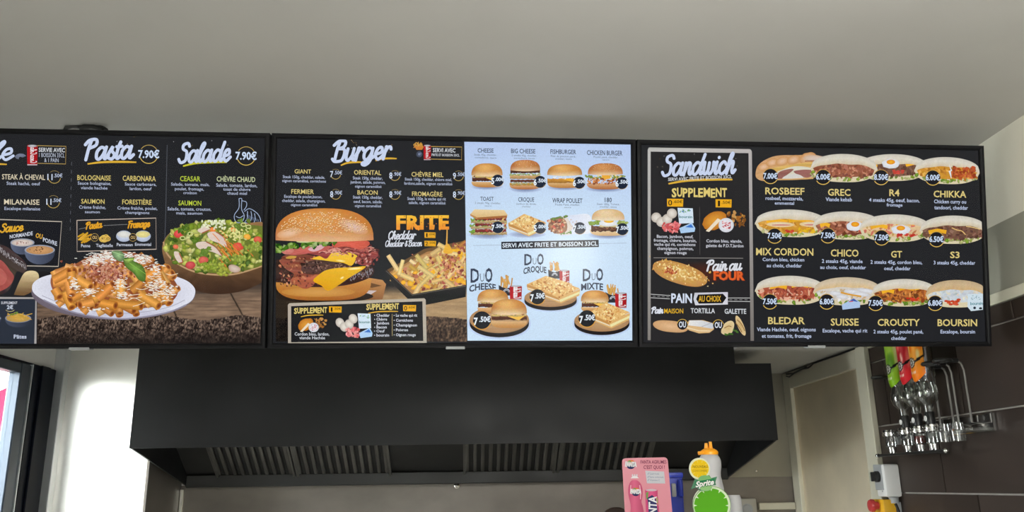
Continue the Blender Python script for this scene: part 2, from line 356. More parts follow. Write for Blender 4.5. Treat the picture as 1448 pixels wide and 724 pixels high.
# ------------------------------------------------------------------ printing: flat colour on the boards' sheets
def print_mat(name='poster_print', strength=1.0):
    m = bpy.data.materials.new(name); m.use_nodes = True; nt = m.node_tree; nt.nodes.clear()
    o = nt.nodes.new('ShaderNodeOutputMaterial'); e = nt.nodes.new('ShaderNodeEmission'); a = nt.nodes.new('ShaderNodeAttribute'); a.attribute_name = 'Col'
    n = nt.nodes.new('ShaderNodeTexNoise'); n.inputs['Scale'].default_value = 320; n.inputs['Detail'].default_value = 2; tc = nt.nodes.new('ShaderNodeTexCoord')
    r = nt.nodes.new('ShaderNodeMapRange'); r.inputs['From Min'].default_value = .3; r.inputs['From Max'].default_value = .7; r.inputs['To Min'].default_value = .93; r.inputs['To Max'].default_value = 1.07
    v = nt.nodes.new('ShaderNodeVectorMath'); v.operation = 'SCALE'
    nt.links.new(tc.outputs['Object'], n.inputs['Vector']); nt.links.new(n.outputs['Fac'], r.inputs['Value']); nt.links.new(r.outputs[0], v.inputs['Scale'])
    nt.links.new(a.outputs['Color'], v.inputs[0]); nt.links.new(v.outputs[0], e.inputs['Color']); e.inputs['Strength'].default_value = strength
    nt.links.new(e.outputs[0], o.inputs[0]); m.cycles.emission_sampling = 'NONE'
    return m
M['print'] = print_mat()
BO = BP+BN*PW
class Board:
    """where print lands: photo position -> point on the sheet, plus thin ink layers"""
    def __init__(s, o, n): s.o, s.n = o, n
    def at(s, x, y, w): return onP(x, y, s.o, s.n)+s.n*w
SHEET = Board(BO, BN)
rnd = random.Random(3)
def mixc(a, b, t): return tuple(a[i]+(b[i]-a[i])*t for i in range(3))
def jit(c, a=14):
    d = rnd.uniform(-a, a); return tuple(min(255, max(0, v+d+rnd.uniform(-a, a)*.35)) for v in c)
def crom(P, n=6, closed=False):
    out = []; m = len(P)
    for i in range(m if closed else m-1):
        p = [P[(i+k) % m] if closed else P[min(max(i+k, 0), m-1)] for k in (-1, 0, 1, 2)]
        for j in range(n):
            t = j/n; t2, t3 = t*t, t*t*t
            out.append(tuple(.5*((2*p[1][d])+(-p[0][d]+p[2][d])*t+(2*p[0][d]-5*p[1][d]+4*p[2][d]-p[3][d])*t2+(-p[0][d]+3*p[1][d]-3*p[2][d]+p[3][d])*t3) for d in (0, 1)))
    if not closed: out.append(tuple(P[-1]))
    return out
_tc = bpy.data.curves.new('lettering', 'FONT'); _to = bpy.data.objects.new('lettering', _tc)
_cache = {}
def glyphs(txt, bold, shear):
    k = (txt, bold, shear)
    if k not in _cache:
        _tc.body = txt; _tc.offset = bold; _tc.shear = shear; _tc.resolution_u = 2
        m = _to.to_mesh(); V = [(v.co.x, v.co.y) for v in m.vertices]; Fs = [tuple(p.vertices) for p in m.polygons]; _to.to_mesh_clear()
        _cache[k] = (V, Fs)
    return _cache[k]
class Ink:
    def __init__(s, level=0.0, step=8e-6, clip=None): s.v = []; s.f = []; s.c = []; s.w = level; s.step = step; s.clip = clip
    def up(s): s.w += s.step
    def add(s, pts, cols, faces):
        b = len(s.v)
        for (x, y), c in zip(pts, cols):
            if s.clip: x = min(max(x, s.clip[0]), s.clip[2]); y = min(max(y, s.clip[1]), s.clip[3])
            s.v.append((x, y, s.w)); s.c.append(c)
        s.f += [tuple(b+i for i in f) for f in faces]
    def poly(s, pts, col):
        """any outline; col is a colour or fn(x, y)"""
        s.up(); pts = [tuple(p[:2]) for p in pts]
        tris = geometry.tessellate_polygon([[Vector((x, y, 0)) for x, y in pts]])
        s.add(pts, [col(*p) if callable(col) else col for p in pts], tris)
    def shape(s, pts, col, rings=3, c=None):
        """roundish outline shaded ring by ring: col(x, y, t), t from 0 in the middle to 1 at the rim"""
        s.up(); n = len(pts); c = c or (sum(p[0] for p in pts)/n, sum(p[1] for p in pts)/n)
        P = [c]; Cc = [col(c[0], c[1], 0) if callable(col) else col]; F = []
        for r in range(1, rings+1):
            t = r/rings
            for x, y in pts:
                q = (c[0]+(x-c[0])*t, c[1]+(y-c[1])*t); P.append(q); Cc.append(col(q[0], q[1], t) if callable(col) else col)
        for i in range(n):
            j = (i+1) % n; F.append((0, 1+i, 1+j))
            for r in range(1, rings): a = 1+(r-1)*n; b = 1+r*n; F.append((a+i, b+i, b+j, a+j))
        s.add(P, Cc, F)
    def ell(s, cx, cy, rx, ry, col, edge=None, rot=0, n=16, jag=0, rings=2, hl=(0, 0)):
        cs, sn = math.cos(rot), math.sin(rot); pts = []
        for i in range(n):
            a = 2*math.pi*i/n; k = 1+rnd.uniform(-jag, jag); x, y = rx*k*math.cos(a), ry*k*math.sin(a); pts.append((cx+x*cs-y*sn, cy+x*sn+y*cs))
        if edge is None: s.shape(pts, col, 1)
        else: s.shape(pts, lambda x, y, t: mixc(col, edge, t**1.6), rings, (cx+hl[0]*rx, cy+hl[1]*ry))
    def line(s, pts, w, col, col2=None, w2=None):
        """ribbon; colours across it: col in the middle, col2 at the edges"""
        s.up(); P = []; Cc = []; F = []; n = len(pts)
        for i, p in enumerate(pts):
            a, b = pts[max(i-1, 0)], pts[min(i+1, n-1)]; dx, dy = b[0]-a[0], b[1]-a[1]; l = math.hypot(dx, dy) or 1; nx, ny = -dy/l, dx/l
            ww = (w if w2 is None else w+(w2-w)*i/max(1, n-1))/2
            for k in (-1, 0, 1): P.append((p[0]+nx*ww*k, p[1]+ny*ww*k)); Cc.append(col if k == 0 else (col2 or col))
        for i in range(n-1):
            for k in (0, 1): F.append((3*i+k, 3*i+k+1, 3*i+k+4, 3*i+k+3))
        s.add(P, Cc, F)
    def brush(s, pts, w, col):
        """line with round ends and joins"""
        s.line(pts, w, col)
        P = []; Cc = []; F = []
        for x, y in (pts[0], pts[-1]):
            b = len(P); P += [(x, y)]+[(x+w/2*math.cos(2*math.pi*i/10), y+w/2*math.sin(2*math.pi*i/10)) for i in range(10)]; Cc += [col]*11
            F += [(b, b+1+i, b+1+(i+1) % 10) for i in range(10)]
        s.add(P, Cc, F)
    def arc(s, cx, cy, r, a0, a1, w, col, ry=None):
        n = max(6, int(abs(a1-a0)/12)); s.line([(cx+r*math.cos(math.radians(a0+(a1-a0)*i/n)), cy+(ry or r)*math.sin(math.radians(a0+(a1-a0)*i/n))) for i in range(n+1)], w, col)
    def field(s, x0, y0, x1, y1, step, fn):
        s.up(); nx, ny = max(2, int((x1-x0)/step)), max(2, int((y1-y0)/step)); P = []; Cc = []; F = []
        for j in range(ny+1):
            for i in range(nx+1):
                x, y = x0+(x1-x0)*i/nx, y0+(y1-y0)*j/ny; P.append((x, y)); Cc.append(fn(x, y))
        for j in range(ny):
            for i in range(nx): a = j*(nx+1)+i; F.append((a, a+1, a+nx+2, a+nx+1))
        s.add(P, Cc, F)
    def text(s, txt, x0, x1, y0, y1, col, bold=.01, shear=0.0, rot=None, low=False, arcs=0.0, sl=None):
        """y0..y1: cap height (or the whole height of a line with low letters when low)"""
        s.up(); V, F = glyphs(txt, bold, shear)
        if not V: return
        mx0, mx1 = min(v[0] for v in V), max(v[0] for v in V); ch = .69
        xc, yb = (x0+x1)/2, y1
        k = (sl if sl is not None else .021*(490-(y0+y1)/2)/300) if rot is None else math.tan(math.radians(rot))
        P = []
        for x, y in V:
            X = x0+(x-mx0)/(mx1-mx0)*(x1-x0); u = (X-xc)/max(1e-6, (x1-x0)/2)
            P.append((X, yb-y/ch*(y1-y0)+k*(X-xc)+arcs*u*u))
        s.add(P, [col(*p) if callable(col) else col for p in P], F)
    def build(s, name, parent, label=None, board=None):
        bd = board or SHEET
        me = bpy.data.meshes.new(name); co = [bd.at(x, y, w) for x, y, w in s.v]
        # face the viewer
        fs = []
        for f in s.f:
            a, b, c = (s.v[i] for i in f[:3]); cr = (b[0]-a[0])*(c[1]-a[1])-(b[1]-a[1])*(c[0]-a[0]); fs.append(f if cr < 0 else f[::-1])
        me.from_pydata(co, [], fs); at = me.color_attributes.new('Col', 'FLOAT_COLOR', 'POINT')
        at.data.foreach_set('color', [q for c in s.c for q in (lin(max(0, c[0])), lin(max(0, c[1])), lin(max(0, c[2])), 1.0)])
        me.materials.append(M['print']); o = bpy.data.objects.new(name, me); COL.objects.link(o)
        if parent is not None: o.parent = parent; o.matrix_parent_inverse = Matrix.Translation(-world_of(parent))
        if label: o['label'] = label
        return o
WHITE, ICE, GOLD, CREAM, BLACK = (214, 218, 224), (196, 210, 238), (226, 178, 58), (214, 202, 186), (34, 34, 37)
PALEGOLD = (222, 200, 122); NAVY = (30, 40, 58); TAG = (238, 176, 32)
# brush lettering
SCR = {
 'a': ([[(.85, .88), (.5, 1), (.12, .65), (.15, .15), (.45, .02), (.8, .4), (1.0, 1.0)], [(1.02, 1.02), (.94, .3), (1.06, .03), (1.38, .3)]], 1.26),
 'c': ([[(.8, .75), (.55, 1), (.15, .7), (.15, .2), (.5, 0), (.95, .35)]], .9),
 'd': ([[(.85, .85), (.5, 1), (.12, .65), (.15, .15), (.45, .02), (.8, .4), (1.0, 1.0)], [(1.16, 2.0), (1.05, 1.1), (.95, .3), (1.07, .03), (1.38, .3)]], 1.26),
 'e': ([[(.12, .42), (.7, .6), (.65, .98), (.3, .9), (.12, .4), (.45, 0), (.95, .35)]], .9),
 'g': ([[(.85, .85), (.5, 1), (.12, .65), (.15, .15), (.5, .05), (.8, .5), (.88, .95)], [(.88, .95), (.78, -.3), (.45, -.85), (.1, -.6), (.5, -.15), (1.2, .3)]], 1.12),
 'h': ([[(.0, .3), (.4, 1.5), (.45, 2.0), (.28, 1.8), (.1, 0)], [(.1, .1), (.4, .9), (.7, .95), (.65, .3), (.8, .03), (1.05, .3)]], 1.0),
 'i': ([[(.2, 1), (.1, .25), (.25, .02), (.5, .3)], [(.3, 1.5), (.31, 1.56)]], .45),
 'l': ([[(0, .3), (.45, 1.6), (.42, 2), (.2, 1.6), (.1, .3), (.3, .02), (.55, .3)]], .5),
 'm': ([[(.15, 1), (.08, 0)], [(.1, .2), (.35, .95), (.58, .9), (.55, 0)], [(.57, .2), (.85, .95), (1.1, .9), (1.05, .3), (1.2, .03), (1.4, .3)]], 1.35),
 'n': ([[(.15, 1), (.08, 0)], [(.1, .2), (.4, .95), (.68, .9), (.62, .3), (.78, .03), (1, .3)]], .95),
 'o': ([[(.5, 1), (.15, .7), (.15, .2), (.5, 0), (.8, .3), (.8, .8), (.5, 1), (.7, .75), (1.05, .8)]], 1.0),
 'r': ([[(.0, .35), (.2, .8), (.22, 1.05)], [(.2, 1.0), (.1, 0)], [(.13, .5), (.35, .92), (.62, 1.0), (.72, .8)]], .78),
 's': ([[(0, .25), (.45, 1.05), (.4, .7), (.75, .35), (.55, 0), (.15, .1)], [(.6, .05), (.95, .3)]], .85),
 't': ([[(.3, 1.6), (.12, .3), (.3, .02), (.6, .3)], [(0, 1), (.55, 1.05)]], .55),
 'u': ([[(.12, 1), (.08, .3), (.3, .02), (.65, .4), (.75, 1)], [(.75, 1), (.7, .3), (.85, .03), (1.1, .3)]], 1.0),
 'w': ([[(.1, 1), (.1, .2), (.35, .03), (.6, .4), (.62, .95)], [(.62, .95), (.6, .2), (.85, .03), (1.1, .4), (1.1, 1)], [(1.1, 1), (1.4, .85)]], 1.3),
 'B': ([[(.4, 1.9), (.25, 0)], [(-.1, 1.5), (.3, 2), (.95, 1.95), (.95, 1.3), (.45, 1.05)], [(.45, 1.05), (1.1, .9), (1, .1), (.35, -.05), (0, .2)]], 1.3),
 'P': ([[(.4, 1.9), (.2, 0)], [(-.15, 1.4), (.2, 1.95), (.9, 2), (1, 1.3), (.4, .95)]], 1.15),
 'S': ([[(1.05, 1.6), (.8, 2), (.3, 1.8), (.35, 1.25), (.85, .9), (.85, .2), (.3, 0), (0, .3)]], 1.15),
 'C': ([[(1, 1.6), (.7, 2), (.15, 1.4), (.15, .4), (.5, 0), (1, .4)]], 1.1),
 'F': ([[(.4, 1.9), (.15, 0)], [(0, 1.7), (.4, 1.95), (1.1, 1.9)], [(.25, 1.05), (.8, 1.1)]], 1.0),
 ' ': ([], .5), '-': ([[(.05, .5), (.5, .55)]], .6), '&': ([[(.9, .2), (.3, 1.2), (.5, 1.7), (.7, 1.3), (.1, .5), (.4, 0), (.9, .6)]], 1.0),
}
def script(k, txt, x0, x1, ycap, yb, col, w=.34, rot=0.0, shear=.22):
    X = 0; S = []
    for ch in txt:
        st, adv = SCR[ch]
        for p in st: S.append([(X+x+shear*y, (y*.5 if y < 0 else y) if y < 1 else 1+(y-1)*.65) for x, y in crom(p, 5)])
        X += adv
    xs = [x for p in S for x, _ in p]; a, b = min(xs), max(xs); sx = (x1-x0)/(b-a); syy = (yb-ycap)/1.65; t = math.tan(math.radians(rot))
    for p in S:
        q = [(x0+(x-a)*sx, yb-y*syy+t*((x-a)*sx-(x1-x0)/2)) for x, y in p]
        k.step, st_ = 1e-7, k.step; k.brush(q, w*syy*.70, col); k.step = st_
def swoosh(k, x0, y0, x1, y1, w, col):
    p = crom([(x0, y0), (x0+(x1-x0)*.3, y0+(y1-y0)*.55-w*.4), (x0+(x1-x0)*.7, y0+(y1-y0)*.85-w*.3), (x1, y1)], 5); n = len(p)
    for i in range(n-1): k.step, s_ = 1e-7, k.step; k.line([p[i], p[i+1]], w*(.35+.65*math.sin(math.pi*(i/n*.8+.15))), col); k.step = s_
def frame_box(k, pts, w, col): k.line(list(pts)+[pts[0]], w, col)
def badge(par, cx, cy, r, txt, style, lv=.0046):
    """style 'disc': dark disc with gold arc; 'ring': gold arc only"""
    k = Ink(lv)
    if style == 'disc':
        k.ell(cx, cy, r, r, (31, 31, 36), n=24); k.arc(cx, cy, r, 30, 150, 1.1, (224, 186, 92)); k.arc(cx, cy, r, 200, 340, .8, (200, 160, 80))
        k.text(txt, cx-r*.95, cx+r*.95, cy-4, cy+3.6, (206, 222, 246), .03)
    elif style == 'navy':
        k.ell(cx, cy, r, r, NAVY, n=22); k.arc(cx, cy, r, 20, 130, .6, (214, 190, 150))
        k.text(txt[0], cx-r*1.05, cx-r*.55, cy-3.5, cy+4.6, (236, 244, 252), .035); k.text(txt[1:], cx-r*.42, cx+r*1.08, cy-4.4, cy+.6, (226, 238, 252), .03)
    elif style == 'duo':
        k.ell(cx, cy, r, r, (27, 29, 34), n=24); k.arc(cx, cy, r, 20, 165, 1.2, (220, 160, 60))
        k.text(txt[0], cx-r*.9, cx-r*.45, cy-3.5, cy+6, (238, 244, 250), .035); k.text(txt[1:], cx-r*.3, cx+r*.95, cy-5.2, cy+2, (230, 240, 250), .03)
    elif style == 'ring':
        k.arc(cx, cy, r, 10, 170, .8, (196, 168, 92)); k.arc(cx, cy, r, 230, 320, .6, (150, 130, 80)); n = 2 if txt.startswith('11') else 1
        k.text(txt[:n], cx-r*1.12, cx-r*(.5 if n == 1 else .3), cy-4.2, cy+4.2, (214, 226, 246), .012); k.text(txt[n:], cx-r*(.3 if n == 1 else .1), cx+r*1.3, cy-4.6, cy+.4, (196, 208, 232), .01)
    elif style == 'price':
        k.arc(cx, cy, r, 25, 160, 1.0, (216, 184, 88)); k.arc(cx, cy, r, 215, 330, .8, (196, 168, 92)); k.text(txt, cx-r*1.15, cx+r*1.15, cy-5.4, cy+5, (206, 222, 246), .03)
    return k.build('price_badge', par)
def tagbox(k, x0, y0, x1, y1, txt):
    k.poly([(x0, y0), (x1, y0+.3), (x1-.3, y1+.3), (x0+.2, y1)], TAG); w = x1-x0
    k.text(txt[0], x0+w*(.07 if txt[0] != '1' else .15), x0+w*(.32 if txt[0] != '1' else .28), y0+(y1-y0)*.18, y1-(y1-y0)*.14, (40, 30, 20), .012); k.text(txt[1:], x0+w*.38, x1-w*.05, y0+(y1-y0)*.2, y0+(y1-y0)*.56, (50, 38, 16), .004)
def entry(par, title, tx0, tx1, ty0, ty1, tcol, lines, lcol=(190, 200, 226), lv=.0008, tb=.010, lb=.008, name='dish_entry'):
    """a dish: its name and the small print below; lines: (text, x0, x1, y0, y1)"""
    k = Ink(lv)
    if title: k.text(title, tx0, tx1, ty0, ty1, tcol, tb)
    for t, a, b, c, d in lines: k.text(t, a, b, c, d, lcol, lb)
    return k.build(name, par)
# value noise for grain in printed pictures
_N = np.random.RandomState(5).rand(64, 64)
def vn(x, y):
    xi, yi = math.floor(x), math.floor(y); fx_, fy_ = x-xi, y-yi; fx_ = fx_*fx_*(3-2*fx_); fy_ = fy_*fy_*(3-2*fy_)
    a, b, c, d = _N[yi % 64, xi % 64], _N[yi % 64, (xi+1) % 64], _N[(yi+1) % 64, xi % 64], _N[(yi+1) % 64, (xi+1) % 64]
    return (a*(1-fx_)+b*fx_)*(1-fy_)+(c*(1-fx_)+d*fx_)*fy_
def fbm(x, y): return vn(x, y)*.55+vn(x*2.1+7, y*2.1+3)*.3+vn(x*4.3+1, y*4.3+9)*.15
# ------------------------------------------------------------------ printed food
def leaf(k, x, y, r, col, rot=None):
    rot = rnd.uniform(0, 6.28) if rot is None else rot
    k.ell(x, y, r, r*rnd.uniform(.5, .8), jit(col, 18), jit(tuple(v*.72 for v in col), 10), rot, 9, .28, 2, (rnd.uniform(-.3, .3), -.3))
def frill(k, x0, x1, y0, y1, h, col, n, bow=0):
    for i in range(n):
        t = (i+rnd.uniform(.1, .9))/n; leaf(k, x0+(x1-x0)*t, y0+(y1-y0)*t+bow*math.sin(math.pi*t)+rnd.uniform(-h, h)*.4, h*rnd.uniform(.6, 1.1), col)
def bits(k, fn, n, r, pal, el=.6):
    for i in range(n):
        x, y = fn(); q = r*rnd.uniform(.5, 1.2); k.ell(x, y, q, q*el*rnd.uniform(.6, 1.3), jit(rnd.choice(pal), 12), None, rnd.uniform(0, 3.14), 7, .25)
def bun(k, cx, yb, w, h, pal, seeds=0, bow=.10, blush=True):
    top, mid, rim, low = pal; pts = []
    for i in range(25):
        a = math.pi*i/24; c, s_ = math.cos(a), math.sin(a); pts.append((cx-w/2*math.copysign(abs(c)**.8, c), yb-h*s_**.75))
    for i in range(1, 12):
        t = i/12; pts.append((cx+w/2-w*t, yb+h*bow*math.sin(math.pi*t)))
    def col(x, y, t):
        v = min(1, max(0, (yb-y)/h)); u = (x-cx)/(w/2); c = mixc(low, mid, min(1, v*2.2)); c = mixc(c, top, max(0, 1-((u+.15)**2*2.2+(v-.62)**2*5)))
        e = abs(u)**4*.55+max(0, v-.85)*1.5
        return tuple(q+rnd.uniform(-5, 5) for q in mixc(c, rim, min(1, e)))
    k.shape(pts, col, 7, (cx, yb-h*.45))
    for i in range(seeds):
        a = rnd.uniform(0, 6.28); r = math.sqrt(rnd.random()); x, y = cx+w*.42*r*math.cos(a), yb-h*.62+h*.34*r*math.sin(a)
        k.ell(x, y, rnd.uniform(.5, .9)*max(.55, w/120), .45*max(.6, w/120), jit((240, 214, 166), 14), None, rnd.uniform(0, 3), 6)
def heel(k, cx, yt, w, h, top, bot):
    pts = [(cx-w/2+w*i/12, yt+h*.05*math.sin(math.pi*i/12)) for i in range(13)]
    for i in range(1, 18): a = math.pi*i/18; c = math.cos(a); pts.append((cx+w/2*math.copysign(abs(c)**.6, c), yt+h*math.sin(a)**.7))
    k.shape(pts, lambda x, y, t: tuple(q+rnd.uniform(-4, 4) for q in mixc(top, bot, min(1, max(0, (y-yt)/h)))), 5, (cx, yt+h*.4))
def band(k, x0, x1, y, h, col, wav=.6, n=24, sag=0):
    """a wavy slice: meat, cheese, salad"""
    T = [(x0+(x1-x0)*i/n, y-h/2+rnd.uniform(-wav, wav)+sag*math.sin(math.pi*i/n)) for i in range(n+1)]; B_ = [(x0+(x1-x0)*i/n, y+h/2+rnd.uniform(-wav, wav)+sag*math.sin(math.pi*i/n)) for i in range(n+1)]
    k.up(); P = T+B_; C_ = [jit(col, 8) for _ in T]+[jit(tuple(v*.72 for v in col), 8) for _ in B_]; k.add(P, C_, [(i, i+1, n+2+i, n+1+i) for i in range(n)])
BUNP = ((232, 178, 104), (206, 142, 70), (150, 92, 40), (236, 208, 164))
SESP = ((214, 150, 92), (190, 120, 66), (150, 84, 44), (232, 200, 160))
PALEP = ((238, 212, 168), (226, 190, 140), (196, 150, 98), (240, 222, 190))
def shade_below(k, cx, y, w, c0, c1, h=5):
    k.ell(cx, y, w/2, h, c0, c1, 0, 24, 0, 4)
LIT = (196, 216, 246)
def mini_burger(k, cx, cy, w, h, kind='cheese', shadow=True):
    x0, x1, yb = cx-w/2, cx+w/2, cy+h/2
    if shadow: shade_below(k, cx, yb-1, w*1.02, (120, 132, 168), LIT, h*.14)
    bp = {'big': SESP, 'chicken': SESP, 'egg': PALEP}.get(kind, BUNP); sd = {'big': 45, 'chicken': 60, 'egg': 25}.get(kind, 0)
    hb = h*(.24 if kind != 'big' else .16); heel(k, cx, yb-hb, w*.95, hb, mixc(bp[3], bp[1], .3), mixc(bp[1], bp[2], .3))
    ym = cy+h*.10
    if kind == 'big':
        band(k, x0+1, x1-1, yb-hb-1, 4, (226, 170, 70)); frill(k, x0+2, x1-3, yb-hb-2, yb-hb-2, 2.0, (196, 200, 150), 16); band(k, x0+2, x1-2, yb-hb-5.5, 3.6, (110, 62, 46)); band(k, x0+1.5, x1-1.5, cy+3.2, 5, (222, 176, 116), .4)
        frill(k, x0+2, x1-2, cy-.5, cy-.5, 2.0, (176, 196, 110), 18); bits(k, lambda: (rnd.uniform(x0+2, x1-2), cy-2+rnd.uniform(-1.5, 1.5)), 14, 1.4, [(236, 232, 216)]); band(k, x0+2, x1-2, cy-4.8, 4.6, (96, 56, 42)); bun(k, cx, cy-6.5, w*.92, h*.36, bp, sd)
    elif kind == 'fish':
        band(k, x0+1, x1-1, ym+3, 6, (216, 150, 60)); k.poly([(cx-4, ym), (cx+12, ym-1), (cx+14, ym+5), (cx, ym+2)], (242, 180, 60)); bits(k, lambda: (rnd.uniform(x0+2, x1-4), ym-1.5+rnd.uniform(-1.3, 1.3)), 30, 1.5, [(244, 242, 238), (226, 226, 226)]); bun(k, cx, cy-h*.06, w*.97, h*.46, bp)
    elif kind == 'chicken':
        frill(k, x0, x1, cy+1, cy+1, 3, (150, 170, 70), 18); bits(k, lambda: (rnd.uniform(x0+3, x1-3), ym+4+rnd.uniform(-4.5, 3)), 90, 2, [(196, 120, 62), (166, 88, 46), (222, 156, 90), (140, 70, 40)]); bits(k, lambda: (rnd.uniform(x0+2, x1-2), cy+rnd.uniform(-2, 2)), 16, 1.8, [(240, 226, 176), (236, 190, 90)]); k.poly([(cx-6, cy-1), (cx+4, cy-3), (cx+8, cy+3), (cx-1, cy+5)], (240, 176, 64)); bun(k, cx, cy-h*.08, w*.9, h*.42, bp, sd)
    elif kind == 'egg':
        band(k, x0+3, x1-3, ym+5, 8, (108, 64, 44), 1); bits(k, lambda: (rnd.uniform(cx-18, cx+16), ym+5+rnd.uniform(-3, 3)), 50, 1.2, [(140, 92, 66), (84, 46, 34), (160, 110, 80)]); band(k, cx-12, x1-6, ym+1.5, 3, (244, 224, 170)); frill(k, x0+1, cx-12, cy+1, cy, 3.4, (166, 196, 90), 12); frill(k, cx+14, x1, cy, cy+1, 3.4, (190, 206, 110), 12)
        k.ell(cx, cy+1, w*.24, h*.12, (246, 246, 246), (222, 226, 232)); k.ell(cx+1, cy-2, w*.13, h*.07, (250, 206, 60), (236, 170, 40)); bun(k, cx, cy-h*.1, w*.86, h*.4, bp, sd)
    else:
        band(k, x0+2, x1-1, ym+2.2, 5.2, (98, 56, 42)); k.poly([(cx-2, ym), (x1-2, ym-2), (cx+w*.26, ym+5.5)], (246, 196, 84)); band(k, x0+2, x1-2, ym-1.4, 2.6, (240, 206, 130)); bits(k, lambda: (rnd.uniform(x0+3, x1-3), ym-2.6+rnd.uniform(-1, 1)), 22, 1.2, [(120, 64, 44), (236, 226, 206), (110, 124, 62), (170, 96, 60)]); bun(k, cx, cy-h*.0, w*.96, h*.5, bp)
def toast(k, cx, cy, w, h):
    x0, x1, y0, y1 = cx-w/2, cx+w/2, cy-h/2, cy+h/2
    shade_below(k, cx, y1-2, w*1.05, (130, 142, 172), LIT, 6)
    for j, yy in enumerate((y1-4, y1-12.5, y1-20.5)):
        band(k, x0+2, x1-1, yy, 4.2, (214, 186, 130)); frill(k, x0+1, cx-2, yy-3, yy-4, 3.2, (150, 196, 80), 9); band(k, x0+8, x1-2, yy-4, 4.2, (150, 62, 60), .9); bits(k, lambda: (rnd.uniform(cx-4, x1-2), yy-5+rnd.uniform(-1.8, 1.8)), 16, 1.8, [(206, 84, 72), (236, 206, 120), (120, 50, 48), (196, 120, 110)])
    k.poly([(x0+1, y0+8), (x0+7, y0+1), (x1-5, y0+2), (x1, y0+9), (x1-1, y0+12), (x0+11, y0+14)], lambda x, y: mixc((240, 216, 168), (222, 184, 124), (y-y0)/14)); k.poly([(x0+11, y0+12.6), (x1-1, y0+9.6), (x1-1, y0+12.6), (x0+11, y0+15.4)], (168, 106, 58)); k.poly([(x0+1, y0+7.4), (x0+11, y0+12.6), (x0+11, y0+15.4), (x0+1, y0+10)], (196, 140, 84))
def croque(k, cx, cy, w, h, shadow=True):
    x0, x1, y0, y1 = cx-w/2, cx+w/2, cy-h/2, cy+h/2
    if shadow: shade_below(k, cx, y1-3, w, (140, 150, 180), LIT, 5)
    f = lambda u, v: (x0+w*u, y0+h*v)
    k.poly([f(0, .52), f(.5, .86), f(1, .52), f(.98, .68), f(.55, 1.0), f(.02, .66)], (222, 178, 110)); k.poly([f(.5, .80), f(1, .48), f(.99, .60), f(.54, .95)], (240, 230, 170)); k.poly([f(.02, .56), f(.5, .86), f(.53, .93), f(.03, .62)], (236, 220, 190)); k.poly([f(0, .40), f(.5, .76), f(.5, .86), f(0, .52)], (200, 144, 76)); k.poly([f(.5, .76), f(1, .40), f(1, .50), f(.5, .86)], (226, 180, 112))
    k.poly([f(0, .40), f(.42, .0), f(1, .38), f(.5, .78)], lambda x, y: (232, 186, 116))
    def p():
        a, b = rnd.random(), rnd.random(); q = [(0, .40), (.42, 0), (1, .38), (.5, .78)]; u = (1-a)*(1-b)*q[0][0]+a*(1-b)*q[1][0]+a*b*q[2][0]+(1-a)*b*q[3][0]; v = (1-a)*(1-b)*q[0][1]+a*(1-b)*q[1][1]+a*b*q[2][1]+(1-a)*b*q[3][1]; return f(.04+u*.92, .03+v*.94)
    bits(k, p, int(60+w), 1.7, [(246, 220, 150), (214, 152, 78), (186, 116, 56), (240, 206, 140), (250, 232, 176)], .7)
def fry(k, x, y, l, a, w, col=(238, 186, 84)):
    dx, dy = math.cos(a)*l/2, math.sin(a)*l/2; c = jit(col, 16); k.line([(x-dx, y-dy), (x+dx, y+dy)], w, c, tuple(v*.82 for v in c))
def friesbox(k, x0, y0, x1, y1):
    w, h = x1-x0, y1-y0
    for i in range(16): fry(k, x0+w*rnd.uniform(.15, .85), y0+h*rnd.uniform(.12, .5), h*.5, -1.57+rnd.uniform(-.35, .35), w*.08, (226, 170, 84))
    k.poly([(x0, y0+h*.42), (x0+w*.25, y0+h*.55), (x0+w*.5, y0+h*.6), (x0+w*.75, y0+h*.55), (x1, y0+h*.45), (x1-w*.04, y1), (x0+w*.04, y1)], (38, 40, 50)); k.arc(x0+w*.5, y0+h*.82, w*.2, 180, 360, w*.04, (220, 226, 236)); k.arc(x0+w*.5, y0+h*.82, w*.13, 180, 360, w*.03, (220, 226, 236))
def sodacan(k, x0, y0, x1, y1, tilt=0):
    w, h = x1-x0, y1-y0
    k.poly([(x0+w*.06, y0), (x1-w*.06, y0+h*.02), (x1, y0+h*.1), (x1-w*.03, y1), (x0+w*.03, y1), (x0, y0+h*.1)], lambda x, y: mixc((222, 44, 50), (150, 16, 26), abs((x-x0)/w-.35)*1.3)); k.ell((x0+x1)/2, y0+h*.05, w*.45, h*.06, (206, 208, 214), (150, 152, 160)); k.line([(x0+w*.03, y1-h*.03), (x1-w*.03, y1-h*.03)], h*.05, (190, 190, 196))
    S = []; X = 0
    for ch in 'Coca-Cola':
        st, adv = SCR[ch]
        for p in st: S.append([(X+a, b) for a, b in crom(p, 3)])
        X += adv
    for p in S: k.step, s_ = 1e-7, k.step; k.line([(x0+w*(.20+.30*(b+.4)), y1-h*(.12+.76*a/X)) for a, b in p], w*.055, (240, 236, 238)); k.step = s_
